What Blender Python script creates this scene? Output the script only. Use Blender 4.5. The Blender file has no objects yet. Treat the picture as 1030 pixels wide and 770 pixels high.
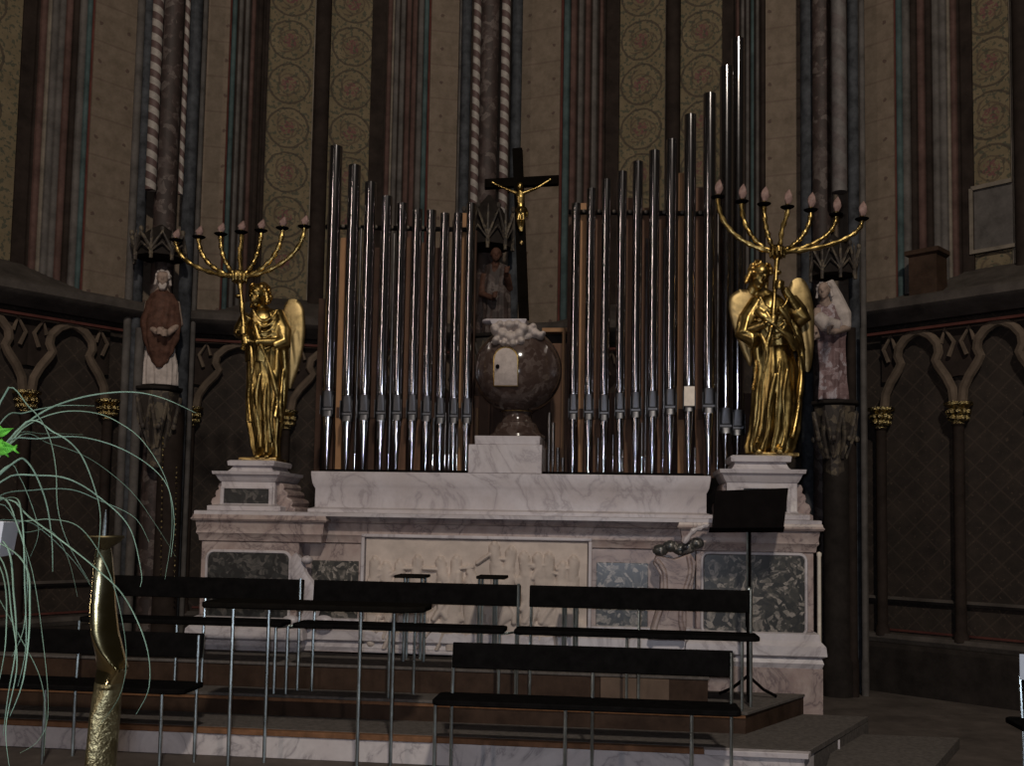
import bpy, bmesh, math, random
from mathutils import Vector, Matrix, Euler, noise
random.seed(4)
scene = bpy.context.scene
COL = scene.collection
R = math.radians
PI = math.pi

# ------------------------------------------------------------ camera
EYE = 1.54
FPX = 1000.0                       # focal length in pixels of the 1030 wide frame
AXY = 455.0                        # image row of the optical axis
cam_rot = Euler((R(94), 0, 0)).to_matrix() @ Matrix.Rotation(R(1.0), 3, 'Z')
cd = bpy.data.cameras.new('camera')
cam = bpy.data.objects.new('camera', cd)
COL.objects.link(cam)
cam.location = (0, 0, EYE)
cam.rotation_euler = cam_rot.to_euler()
cd.sensor_fit = 'HORIZONTAL'
cd.sensor_width = 36
cd.lens = FPX * 36 / 1030
cd.shift_y = (AXY - 385.0) / 1030
cd.clip_end = 200
scene.camera = cam

def P(px, py, Y):
    """the point of the place at distance Y that the photograph shows at px, py"""
    d = cam_rot @ Vector(((px - 515) / FPX, -(py - AXY) / FPX, -1))
    return Vector((0, 0, EYE)) + d * (Y / d.y)

# ------------------------------------------------------------ light
world = bpy.data.worlds.new('world'); scene.world = world
world.use_nodes = True
wb = world.node_tree.nodes['Background']
wb.inputs[0].default_value = (1.0, 0.86, 0.72, 1); wb.inputs[1].default_value = 0.013

def area(name, loc, target, sx, sy, energy, col, spread=None):
    l = bpy.data.lights.new(name, 'AREA'); l.shape = 'RECTANGLE'; l.size = sx; l.size_y = sy
    l.energy = energy; l.color = col
    if spread: l.spread = R(spread)
    o = bpy.data.objects.new(name, l); COL.objects.link(o); o.location = loc
    o.rotation_euler = (Vector(target) - Vector(loc)).to_track_quat('-Z', 'Y').to_euler()
    return o
# the camera's own flash, a nave window on the left and an added fill set high so the pipes don't mirror it
area('camera_flash', (-0.06, -0.03, 1.60), (0, 8, 2.0), 0.10, 0.07, 75, (0.80, 0.86, 1.0))
area('nave_window_light', (-8.0, -2.5, 4.9), (0, 8.3, 3.0), 0.28, 6.4, 165, (1.0, 0.83, 0.72))
area('added_fill_light', (1.5, -6.5, 13.0), (0, 9, 1.5), 0.8, 0.7, 1380, (1.0, 0.90, 0.77))
scene.view_settings.view_transform = 'Standard'
scene.view_settings.look = 'None'
scene.view_settings.gamma = 1
scene.view_settings.use_curve_mapping = False
scene.view_settings.exposure = -0.1

# ------------------------------------------------------------ materials
def nt(name):
    m = bpy.data.materials.new(name); m.use_nodes = True
    t = m.node_tree; b = t.nodes['Principled BSDF']
    return m, t, b
def c4(c): return (c[0], c[1], c[2], 1)
def coords(t, scale=1.0, world_=False):
    n = t.nodes.new('ShaderNodeTexCoord'); mp = t.nodes.new('ShaderNodeMapping')
    mp.inputs['Scale'].default_value = (scale,)*3 if not hasattr(scale, '__len__') else scale
    t.links.new(n.outputs['Object'], mp.inputs[0]); return mp.outputs[0]
def noise_n(t, vec, scale, detail=4, rough=.55, dist=0):
    n = t.nodes.new('ShaderNodeTexNoise'); t.links.new(vec, n.inputs['Vector'])
    n.inputs['Scale'].default_value = scale; n.inputs['Detail'].default_value = detail
    n.inputs['Roughness'].default_value = rough; n.inputs['Distortion'].default_value = dist
    return n.outputs['Fac']
def ramp(t, fac, stops, interp='LINEAR'):
    n = t.nodes.new('ShaderNodeValToRGB'); t.links.new(fac, n.inputs[0]); e = n.color_ramp.elements
    n.color_ramp.interpolation = interp
    while len(e) < len(stops): e.new(0.5)
    for i, (p, c) in enumerate(stops):
        e[i].position = p; e[i].color = c4(c) if hasattr(c, '__len__') else (c, c, c, 1)
    return n.outputs[0]
def mix(t, fac, a, b, mode='MIX'):
    n = t.nodes.new('ShaderNodeMix'); n.data_type = 'RGBA'; n.blend_type = mode
    for idx, v in ((0, fac), (6, a), (7, b)):
        if isinstance(v, (int, float)): n.inputs[idx].default_value = v
        elif hasattr(v, '__len__'): n.inputs[idx].default_value = c4(v)
        else: t.links.new(v, n.inputs[idx])
    return n.outputs[2]
def mth(t, op, a, b=None, c=None):
    n = t.nodes.new('ShaderNodeMath'); n.operation = op
    for i, v in enumerate((a, b, c)):
        if v is None: continue
        if isinstance(v, (int, float)): n.inputs[i].default_value = v
        else: t.links.new(v, n.inputs[i])
    return n.outputs[0]
def bump(t, b, h, strength=.3, dist=.01):
    n = t.nodes.new('ShaderNodeBump'); n.inputs['Strength'].default_value = strength
    n.inputs['Distance'].default_value = dist
    t.links.new(h, n.inputs['Height']); t.links.new(n.outputs[0], b.inputs['Normal'])
def sep(t, vec):
    n = t.nodes.new('ShaderNodeSeparateXYZ'); t.links.new(vec, n.inputs[0]); return n.outputs

def mottled(name, base, var=.35, scale=6, rough=.7, metal=0, bs=.2, bd=.01, bscale=None, spec=.08):
    m, t, b = nt(name); v = coords(t)
    f = noise_n(t, v, scale, 6, .65)
    lo = tuple(x*(1-var) for x in base); hi = tuple(min(1, x*(1+var)) for x in base)
    t.links.new(ramp(t, f, [(.3, lo), (.7, hi)]), b.inputs['Base Color'])
    b.inputs['Roughness'].default_value = rough; b.inputs['Metallic'].default_value = metal
    b.inputs['Specular IOR Level'].default_value = spec
    if bs: bump(t, b, noise_n(t, v, bscale or scale*4, 5, .6), bs, bd)
    return m
def marble(name, base, vein, tint, scale=1.6, rough=.35, thr=.5, soft=.06):
    m, t, b = nt(name); v = coords(t)
    n1 = noise_n(t, v, scale, 8, .6, 1.8)
    d = mth(t, 'ABSOLUTE', mth(t, 'SUBTRACT', n1, .5))
    vf = ramp(t, d, [(0, 1.0), (.018, .35), (soft, 0)])
    n2 = noise_n(t, v, scale*1.9, 5, .6, .5)
    base_c = mix(t, ramp(t, n2, [(.38, 0.0), (.66, 1.0)]), base, tint)
    col = mix(t, vf, base_c, vein)
    n3 = noise_n(t, v, 22, 6, .7)
    col = mix(t, ramp(t, n3, [(.4, .0), (.75, .22)]), col, tuple(x*.55 for x in base))
    t.links.new(col, b.inputs['Base Color'])
    b.inputs['Roughness'].default_value = rough; b.inputs['Specular IOR Level'].default_value = .35
    bump(t, b, n3, .08, .004)
    return m
def breccia(name, dark, mid, light, scale=9, rough=.25):
    m, t, b = nt(name); v = coords(t)
    nz = t.nodes.new('ShaderNodeTexNoise'); t.links.new(v, nz.inputs['Vector']); nz.inputs['Scale'].default_value = 5
    add = t.nodes.new('ShaderNodeVectorMath'); add.operation = 'MULTIPLY_ADD'
    t.links.new(nz.outputs['Color'], add.inputs[0]); add.inputs[1].default_value = (.25,)*3; t.links.new(v, add.inputs[2])
    vo = t.nodes.new('ShaderNodeTexVoronoi'); t.links.new(add.outputs[0], vo.inputs['Vector']); vo.inputs['Scale'].default_value = scale
    s = sep(t, vo.outputs['Color'])
    n = noise_n(t, v, 14, 6, .7, 1)
    k = mth(t, 'ADD', mth(t, 'MULTIPLY', s[0], .62), mth(t, 'MULTIPLY', n, .55))
    t.links.new(ramp(t, k, [(.42, dark), (.62, mid), (.78, light), (.84, mid), (.95, dark)]), b.inputs['Base Color'])
    b.inputs['Roughness'].default_value = rough
    return m
def metal(name, base, rough=.2, rv=.1, bs=0, bscale=20, bd=.005, dark=None, scale=8):
    m, t, b = nt(name); v = coords(t); b.inputs['Metallic'].default_value = 1
    f = noise_n(t, v, scale, 5, .6)
    t.links.new(ramp(t, f, [(.35, dark or tuple(x*.75 for x in base)), (.65, base)]), b.inputs['Base Color'])
    t.links.new(ramp(t, f, [(.3, max(.02, rough-rv)), (.7, rough+rv)]), b.inputs['Roughness'])
    if bs: bump(t, b, noise_n(t, v, bscale, 4, .6), bs, bd)
    return m

MT = {}
MT['marble'] = marble('pale_marble', (.53, .49, .505), (.34, .30, .31), (.46, .41, .41), 1.3, .38)
MT['marble_warm'] = marble('warm_veined_marble', (.42, .34, .31), (.15, .11, .11), (.30, .22, .20), 2.6, .36, soft=.09)
MT['marble_riser'] = marble('white_riser_marble', (.56, .52, .52), (.30, .27, .28), (.50, .45, .45), 1.6, .4)
MT['relief'] = mottled('carved_cream_marble', (.50, .42, .37), .16, 5, .55, 0, .15, .004)
MT['breccia'] = breccia('dark_breccia_marble', (.035, .035, .034), (.065, .062, .055), (.30, .265, .235), 30, .3)
MT['breccia_d'] = breccia('green_black_breccia', (.004, .004, .004), (.014, .015, .014), (.09, .08, .072), 26, .45)
MT['globe'] = breccia('brown_polished_marble', (.048, .031, .026), (.062, .042, .035), (.10, .075, .066), 22, .12)
MT['gold'] = metal('gilded_bronze', (.52, .375, .14), .33, .07, .3, 34, .005, (.20, .13, .04), 9)
MT['gold_bright'] = metal('bright_gilding', (.60, .42, .15), .30, .06, .3, 60, .006, (.7, .42, .12), 16)
MT['gold_dim'] = metal('worn_gilding', (.62, .44, .18), .36, .1, .5, 50, .008, (.20, .13, .06), 14)
MT['brass'] = metal('polished_brass', (.62, .57, .36), .15, .03, .1, 10, .008, (.50, .42, .2), 6)
MT['tin'] = metal('polished_tin', (.42, .40, .41), .13, .008, 0, dark=(.36, .34, .35))
MT['wing_gold'] = metal('matt_gilding', (.50, .37, .18), .5, .05, .2, 40, .003, (.30, .22, .10), 6)
MT['glint_and_post'] = mottled('painted_glint_and_pale_post', (.75, .66, .56), .12, 20, .4, 0, .05, spec=.6)  # pale colour for the reflection on one pipe mouth, and for the bright post
MT['brass_rough'] = metal('textured_brass', (.42, .38, .22), .42, .1, .8, 70, .006, (.22, .18, .09), 12)
MT['brass_dark'] = metal('dark_brass', (.16, .13, .07), .5, .08, .1, 30, .002)  # darker brass for the candlestick's drip pan
MT['tin_mouth'] = metal('dull_tin', (.13, .13, .14), .45, .1, .2, 30, .002)
MT['tin_dark'] = metal('dull_dark_tin', (.22, .20, .19), .35, .08)
MT['chrome'] = metal('brushed_steel', (.60, .68, .68), .32, .06)
MT['black'] = mottled('black_painted_board', (.008, .007, .006), .25, 10, .55, 0, .05, spec=0)
MT['blackgrey'] = mottled('black_vinyl', (.0065, .006, .006), .3, 14, .6, 0, .1, spec=0)
MT['blackmetal'] = mottled('matt_black_metal', (.006, .005, .005), .2, 10, .6, 0, 0, spec=0)
MT['cross'] = mottled('ebonised_wood', (.005, .004, .003), .3, 8, .8, 0, .1, spec=0)
MT['wood_riser'] = mottled('dark_brown_wood', (.042, .025, .017), .45, 5, .55, 0, .1)
MT['wood_strip'] = mottled('orange_brown_nosing', (.17, .085, .045), .4, 9, .5, 0, .1)
MT['wood_box'] = mottled('tan_wooden_box', (.12, .082, .060), .2, 5, .6, 0, .1)
MT['carpet'] = mottled('worn_grey_carpet', (.105, .092, .084), .3, 30, .95, 0, .5, .004, 180)
MT['floor'] = mottled('dark_stone_floor', (.085, .070, .062), .35, 3, .7, 0, .2)
MT['wood_tan'] = mottled('tan_pipe_wood', (.30, .165, .085), .2, 3, .5, 0, .05)
MT['wood_mid'] = mottled('brown_pipe_wood', (.12, .066, .042), .3, 3, .55, 0, .05)
MT['wood_case'] = mottled('dark_case_wood', (.060, .034, .024), .4, 4, .6, 0, .1)
MT['cornice'] = mottled('sooty_grey_stone', (.062, .052, .046), .4, 4, .8, 0, .4)
MT['rib'] = mottled('brown_arch_stone', (.10, .074, .055), .4, 5, .8, 0, .4)
MT['cap'] = metal('gilt_capital', (.65, .5, .22), .3, .1, 1.0, 45, .02, (.05, .04, .03), 30)
MT['niche'] = mottled('dark_niche_paint', (.020, .016, .014), .4, 6, .8, 0, .3)
MT['redline'] = mottled('painted_red_line', (.075, .026, .021), .3, 6, .7, 0, .1)
MT['p_grey'] = mottled('painted_grey_moulding', (.088, .078, .072), .4, 5, .75, 0, .2)
MT['p_red'] = mottled('painted_red_brown_moulding', (.080, .046, .039), .4, 5, .75, 0, .2)
MT['p_teal'] = mottled('painted_teal_moulding', (.052, .075, .075), .4, 5, .75, 0, .2)
MT['p_blue'] = mottled('painted_blue_black_shaft', (.045, .047, .052), .6, 9, .7, 0, .2)
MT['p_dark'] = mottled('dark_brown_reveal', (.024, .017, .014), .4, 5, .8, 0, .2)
MT['p_brown'] = breccia('figured_brown_shaft', (.030, .018, .015), (.05, .030, .026), (.11, .085, .075), 12, .7)
MT['p_pale'] = mottled('painted_pale_fillet', (.15, .125, .10), .4, 5, .75, 0, .2)
MT['skin'] = mottled('painted_stone_skin', (.30, .22, .18), .3, 20, .6, 0, .1)
MT['robe_dark'] = mottled('dark_painted_robe', (.085, .042, .030), .5, 14, .6, 0, .2)
MT['robe_white'] = mottled('white_painted_cloth', (.42, .36, .33), .25, 14, .7, 0, .2)
MT['robe_pink'] = breccia('faded_pink_painted_robe', (.12, .07, .07), (.22, .14, .14), (.38, .33, .35), 14, .7)
MT['canopy'] = breccia('weathered_gilt_tracery', (.03, .022, .017), (.055, .042, .032), (.13, .10, .065), 18, .7)
MT['leaf'] = mottled('bright_green_leaf', (.10, .36, .04), .3, 20, .5, 0, .1)
MT['blade'] = mottled('grey_green_grass', (.15, .225, .165), .35, 8, .5, 0, .05)
MT['whitepot'] = mottled('white_ceramic', (.42, .41, .42), .06, 8, .5, 0, 0)
MT['glint'] = mottled('pale_blue_glint', (.55, .62, .75), .05, 8, .7, 0, 0)
MT['glass_flame'] = mottled('dusty_flame_bulb', (.26, .17, .15), .3, 30, .35, 0, .2)

def pale_wall_mat():
    m, t, b = nt('painted_ashlar_wall'); v = coords(t); s = sep(t, v)
    zz = mth(t, 'DIVIDE', s[2], .40); fz = mth(t, 'FRACT', zz)
    course = mth(t, 'LESS_THAN', fz, .05)
    dz = mth(t, 'MULTIPLY', mth(t, 'SUBTRACT', fz, .5), .40)
    fx = mth(t, 'FRACT', mth(t, 'DIVIDE', s[0], .30)); dx = mth(t, 'MULTIPLY', mth(t, 'SUBTRACT', fx, .5), .30)
    rr = mth(t, 'SQRT', mth(t, 'ADD', mth(t, 'MULTIPLY', dz, dz), mth(t, 'MULTIPLY', dx, dx)))
    n = noise_n(t, v, 7, 6, .7); n2 = noise_n(t, v, 45, 3, .6)
    rr2 = mth(t, 'ADD', rr, mth(t, 'MULTIPLY', mth(t, 'SUBTRACT', n2, .5), .04))
    dot = mth(t, 'LESS_THAN', rr2, .020)
    base = ramp(t, n, [(.3, (.105, .079, .056)), (.7, (.185, .140, .106))])
    c = mix(t, mth(t, 'MULTIPLY', course, .35), base, (.08, .05, .04))
    c = mix(t, mth(t, 'MULTIPLY', dot, .7), c, (.06, .035, .03))
    t.links.new(c, b.inputs['Base Color']); b.inputs['Roughness'].default_value = .8
    b.inputs['Specular IOR Level'].default_value = .2
    bump(t, b, n, .2, .01)
    return m
MT['ashlar'] = pale_wall_mat()
def scroll_mat():
    """painted vine scrolls: one ring with a spiral and leaves per 0.5 m of height, panel centred on x = 0"""
    m, t, b = nt('painted_scroll_panel'); v = coords(t); s = sep(t, v)
    H = .53
    n2 = noise_n(t, v, 9, 4, .6); wob = mth(t, 'MULTIPLY', mth(t, 'SUBTRACT', n2, .5), .05)
    z = mth(t, 'MULTIPLY', mth(t, 'SUBTRACT', mth(t, 'FRACT', mth(t, 'DIVIDE', s[2], H)), .5), H)
    r = mth(t, 'ADD', mth(t, 'SQRT', mth(t, 'ADD', mth(t, 'MULTIPLY', z, z), mth(t, 'MULTIPLY', s[0], s[0]))), wob)
    ring = mth(t, 'LESS_THAN', mth(t, 'ABSOLUTE', mth(t, 'SUBTRACT', r, .235)), .012)
    th = mth(t, 'ARCTAN2', z, s[0])
    sp = mth(t, 'SINE', mth(t, 'ADD', mth(t, 'MULTIPLY', th, 3.0), mth(t, 'MULTIPLY', r, 46)))
    inside = mth(t, 'LESS_THAN', r, .185)
    spiral = mth(t, 'MAXIMUM', mth(t, 'MULTIPLY', mth(t, 'GREATER_THAN', sp, .86), inside), mth(t, 'LESS_THAN', mth(t, 'ABSOLUTE', mth(t, 'SUBTRACT', r, .12)), .008))
    n3 = noise_n(t, v, 20, 4, .6); leaf = mth(t, 'GREATER_THAN', n3, .55)
    flower = mth(t, 'MULTIPLY', mth(t, 'LESS_THAN', r, .085), mth(t, 'GREATER_THAN', noise_n(t, v, 30, 3), .5))
    n = noise_n(t, v, 4, 6, .7)
    base = ramp(t, n, [(.3, (.105, .080, .046)), (.7, (.175, .135, .082))])
    c = mix(t, mth(t, 'MULTIPLY', leaf, .65), base, (.032, .042, .032))
    c = mix(t, mth(t, 'MULTIPLY', spiral, .55), c, (.06, .04, .03))
    c = mix(t, mth(t, 'MULTIPLY', ring, .75), c, (.045, .034, .026))
    c = mix(t, mth(t, 'MULTIPLY', flower, .7), c, (.13, .045, .05))
    t.links.new(c, b.inputs['Base Color']); b.inputs['Roughness'].default_value = .8
    b.inputs['Specular IOR Level'].default_value = .2
    return m
MT['scroll'] = scroll_mat()
def rope_mat(name, light, dark, pitch=.155):
    m, t, b = nt(name); v = coords(t); s = sep(t, v)
    th = mth(t, 'DIVIDE', mth(t, 'ARCTAN2', s[1], s[0]), 2*PI)
    f = mth(t, 'FRACT', mth(t, 'ADD', th, mth(t, 'DIVIDE', s[2], pitch)))
    k = mth(t, 'GREATER_THAN', f, .5)
    n = noise_n(t, v, 18, 5, .7)
    dk = ramp(t, n, [(.35, dark), (.65, tuple(x*1.7 for x in dark))])
    lt = ramp(t, n, [(.3, tuple(x*.6 for x in light)), (.6, light)])
    t.links.new(mix(t, k, dk, lt), b.inputs['Base Color']); b.inputs['Roughness'].default_value = .7
    return m
MT['rope'] = rope_mat('white_spiral_shaft', (.33, .29, .26), (.06, .035, .032))
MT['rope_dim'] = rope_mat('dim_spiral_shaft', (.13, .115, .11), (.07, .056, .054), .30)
def dado_mat():
    m, t, b = nt('dark_patterned_dado'); v = coords(t); s = sep(t, v)
    n = noise_n(t, v, 5, 6, .7); n3 = noise_n(t, v, 26, 4, .6)
    fx = mth(t, 'ABSOLUTE', mth(t, 'SINE', mth(t, 'MULTIPLY', mth(t, 'ADD', s[0], s[2]), 14)))
    fz = mth(t, 'ABSOLUTE', mth(t, 'SINE', mth(t, 'MULTIPLY', mth(t, 'SUBTRACT', s[0], s[2]), 14)))
    lat = mth(t, 'LESS_THAN', mth(t, 'MINIMUM', fx, fz), .14)
    base = ramp(t, n, [(.3, (.016, .012, .010)), (.7, (.036, .026, .020))])
    c = mix(t, mth(t, 'MULTIPLY', lat, .30), base, (.07, .05, .038))
    c = mix(t, mth(t, 'MULTIPLY', mth(t, 'GREATER_THAN', n3, .64), .4), c, (.10, .07, .05))
    t.links.new(c, b.inputs['Base Color']); b.inputs['Roughness'].default_value = .8
    b.inputs['Specular IOR Level'].default_value = .2
    return m
MT['dado'] = dado_mat()

# ------------------------------------------------------------ mesh helpers
class MB:
    """collects shapes given in world coordinates (or through a frame matrix T)"""
    def __init__(s, T=None): s.v = []; s.f = []; s.mi = []; s.mats = []; s.T = T; s.cur = 0
    def use(s, mat):
        if mat not in s.mats: s.mats.append(mat)
        s.cur = s.mats.index(mat); return s
    def add(s, vs, fs):
        o = len(s.v)
        for p in vs:
            p = Vector(p); s.v.append(s.T @ p if s.T else p)
        for f in fs: s.f.append([i + o for i in f]); s.mi.append(s.cur)
        return s
    def box(s, x0, x1, y0, y1, z0, z1):
        if x0 > x1: x0, x1 = x1, x0
        if y0 > y1: y0, y1 = y1, y0
        if z0 > z1: z0, z1 = z1, z0
        return s.add([(x0,y0,z0),(x1,y0,z0),(x1,y1,z0),(x0,y1,z0),(x0,y0,z1),(x1,y0,z1),(x1,y1,z1),(x0,y1,z1)],
                     [(3,2,1,0),(4,5,6,7),(0,1,5,4),(1,2,6,5),(2,3,7,6),(3,0,4,7)])
    def loft(s, rings, cap0=True, cap1=True, closed=True):
        n = len(rings[0]); vs = [p for r in rings for p in r]; fs = []
        for i in range(len(rings)-1):
            for j in range(n if closed else n-1):
                k = (j+1) % n
                fs.append((i*n+j, i*n+k, (i+1)*n+k, (i+1)*n+j))
        if cap0: fs.append(tuple(reversed(range(n))))
        if cap1: fs.append(tuple((len(rings)-1)*n + j for j in range(n)))
        return s.add(vs, fs)
    def lathe(s, prof, c, n=24, sq=None):
        c = Vector(c); rings = []
        for r, z in prof:
            ring = []
            for j in range(n):
                a = 2*PI*j/n
                ring.append(c + Vector((r*math.cos(a), r*math.sin(a)*(sq or 1), z)))
            rings.append(ring)
        return s.loft(rings)
    def cyl(s, p0, p1, r0, r1=None, n=14): return s.tube([p0, p1], [r0, r0 if r1 is None else r1], n)
    def tube(s, pts, rad, n=10, flat=1.0, up=None):
        pts = [Vector(p) for p in pts]
        if not hasattr(rad, '__len__'): rad = [rad]*len(pts)
        rings = []; ref = None
        for i, p in enumerate(pts):
            t = (pts[min(i+1, len(pts)-1)] - pts[max(i-1, 0)])
            if t.length < 1e-9: t = Vector((0, 0, 1))
            t.normalize()
            if ref is None:
                ref = Vector(up) if up else (Vector((0,0,1)) if abs(t.z) < .9 else Vector((0,1,0)))
            b = t.cross(ref)
            if b.length < 1e-6: b = t.cross(Vector((1, .3, 0)))
            b.normalize(); nrm = b.cross(t).normalized(); ref = nrm
            rings.append([p + (b*math.cos(2*PI*j/n)*rad[i] + nrm*math.sin(2*PI*j/n)*rad[i]*flat) for j in range(n)])
        return s.loft(rings)
    def ell(s, c, rx, ry=None, rz=None, rot=None, n=14, m=9):
        ry = rx if ry is None else ry; rz = rx if rz is None else rz
        c = Vector(c); vs = []; fs = []
        for i in range(m+1):
            ph = PI*i/m
            for j in range(n):
                a = 2*PI*j/n
                p = Vector((rx*math.sin(ph)*math.cos(a), ry*math.sin(ph)*math.sin(a), -rz*math.cos(ph)))
                if rot: p = rot @ p
                vs.append(c + p)
        for i in range(m):
            for j in range(n):
                k = (j+1) % n; fs.append((i*n+j, i*n+k, (i+1)*n+k, (i+1)*n+j))
        return s.add(vs, fs)
    def mould(s, u0, u1, v0, v1, prof):
        """a mitred moulding: at each (z, out) the rectangle grows by out on the front and both ends"""
        rings = [[(u0-o, v0-o, z), (u1+o, v0-o, z), (u1+o, v1, z), (u0-o, v1, z)] for z, o in prof]
        return s.loft(rings)
    def prism(s, poly, front, back):
        """poly of (a, b); front / back map (a, b) to points"""
        n = len(poly); A = [front(a, b) for a, b in poly]; B = [back(a, b) for a, b in poly]
        fs = [tuple(range(n)), tuple(reversed(range(n, 2*n)))]
        fs += [(j, n+j, n+(j+1) % n, (j+1) % n) for j in range(n)]
        return s.add(A + B, fs)
    def build(s, name, mat=None, parent=None, bevel=0, origin=None, sharp=.6, remesh=0, smooth=0, sub=0, label=None, rotz=0):
        me = bpy.data.meshes.new(name)
        if parent is not None:
            o0 = Vector(parent['_w'])
        elif origin is not None: o0 = Vector(origin)
        else:
            lo = [min(p[i] for p in s.v) for i in range(3)]; hi = [max(p[i] for p in s.v) for i in range(3)]
            o0 = Vector(((lo[0]+hi[0])/2, (lo[1]+hi[1])/2, lo[2]))
        if parent is not None and origin is not None: o1 = Vector(origin)
        else: o1 = o0
        rm = Matrix.Rotation(-rotz, 3, 'Z')
        me.from_pydata([rm @ (p - o1) for p in s.v], [], s.f); me.validate()
        bm = bmesh.new(); bm.from_mesh(me); bmesh.ops.recalc_face_normals(bm, faces=bm.faces); bm.to_mesh(me); bm.free()
        ms = s.mats or [mat]
        if mat is not None and s.mats and mat not in s.mats: pass
        for m_ in ms: me.materials.append(MT[m_] if isinstance(m_, str) else m_)
        if len(me.polygons) == len(s.mi):
            for p, k in zip(me.polygons, s.mi): p.material_index = k
        for p in me.polygons: p.use_smooth = True
        me.set_sharp_from_angle(angle=sharp if not remesh else 3.0)
        o = bpy.data.objects.new(name, me); COL.objects.link(o)
        if parent is not None:
            o.parent = parent; o.location = o1 - o0 if origin is not None else (0, 0, 0)
            o['_w'] = list(o1)
        else:
            o.location = o1; o['_w'] = list(o1)
        o.rotation_euler.z = rotz
        if bevel:
            b = o.modifiers.new('bevel', 'BEVEL'); b.width = bevel; b.segments = 2; b.limit_method = 'ANGLE'; b.angle_limit = .7
        if remesh:
            r = o.modifiers.new('remesh', 'REMESH'); r.mode = 'VOXEL'; r.voxel_size = remesh; r.use_smooth_shade = True
            if smooth:
                k = o.modifiers.new('smooth', 'SMOOTH'); k.factor = .5; k.iterations = smooth
        if sub:
            k = o.modifiers.new('sub', 'SUBSURF'); k.levels = sub; k.render_levels = sub
        if label: o['label'] = label
        return o

def tag(o, label, cat, group=None, kind=None):
    o['label'] = label; o['category'] = cat
    if group: o['group'] = group
    if kind: o['kind'] = kind
    return o
def thing(name, label, cat, loc, group=None):
    o = bpy.data.objects.new(name, None); COL.objects.link(o); o.location = loc; o['_w'] = list(loc)
    o.empty_display_size = .1
    return tag(o, label, cat, group)
def struct(o): o['kind'] = 'structure'; return o

# altar frame: u along the steps, v away from the nave, turned 6.3 degrees
TH = R(6.3)
FO = Vector((0, 6.35, 0))
FT = Matrix.Translation(FO) @ Matrix.Rotation(-TH, 4, 'Z')
FTi = FT.inverted()
def F(u, v, z): return FT @ Vector((u, v, z))
def U(px, py, v):
    """u and z of the point at image px, py in the upright plane v of the altar frame"""
    a = FTi @ Vector((0, 0, EYE)); b = FTi @ P(px, py, 10)
    k = (v - a.y) / (b.y - a.y); q = a + (b-a)*k
    return q.x, q.z
def UW(px, py, v): u, z = U(px, py, v); return F(u, v, z)

# ============================================================ the apse
TOPZ = 8.6
PLL, PL, PC, PR, PRR = Vector((-6.6, 7.35, 0)), Vector((-3.69, 10.64, 0)), Vector((-.30, 11.3, 0)), Vector((3.34, 9.96, 0)), Vector((6.3, 6.95, 0))
class Facet:
    def __init__(s, A, B):
        d = B - A; s.L = d.length; s.ang = math.atan2(d.y, d.x)
        s.T = Matrix.Translation(A) @ Matrix.Rotation(s.ang, 4, 'Z'); s.I = s.T.inverted()
    def hit(s, px, py, dep=0.0):
        a = s.I @ Vector((0, 0, EYE)); b = s.I @ P(px, py, 10)
        k = (dep - a.y) / (b.y - a.y); q = a + (b-a)*k
        return q.x, q.z
def half_shaft(m, s0, s1, y, z0, z1, prot=.8, n=8):
    c = (s0+s1)/2; r = (s1-s0)/2; pts = []
    for j in range(n+1):
        a = PI*j/n; pts.append((c - r*math.cos(a), y - prot*r*math.sin(a)))
    m.prism(pts + [(s1, y+.05), (s0, y+.05)], lambda a, b: Vector((a, b, z0)), lambda a, b: Vector((a, b, z1)))
ntrim = [0]
def trim(m, **k):
    ntrim[0] += 1
    return struct(m.build('trim_%d' % ntrim[0], **k))
YR = 110
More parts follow.
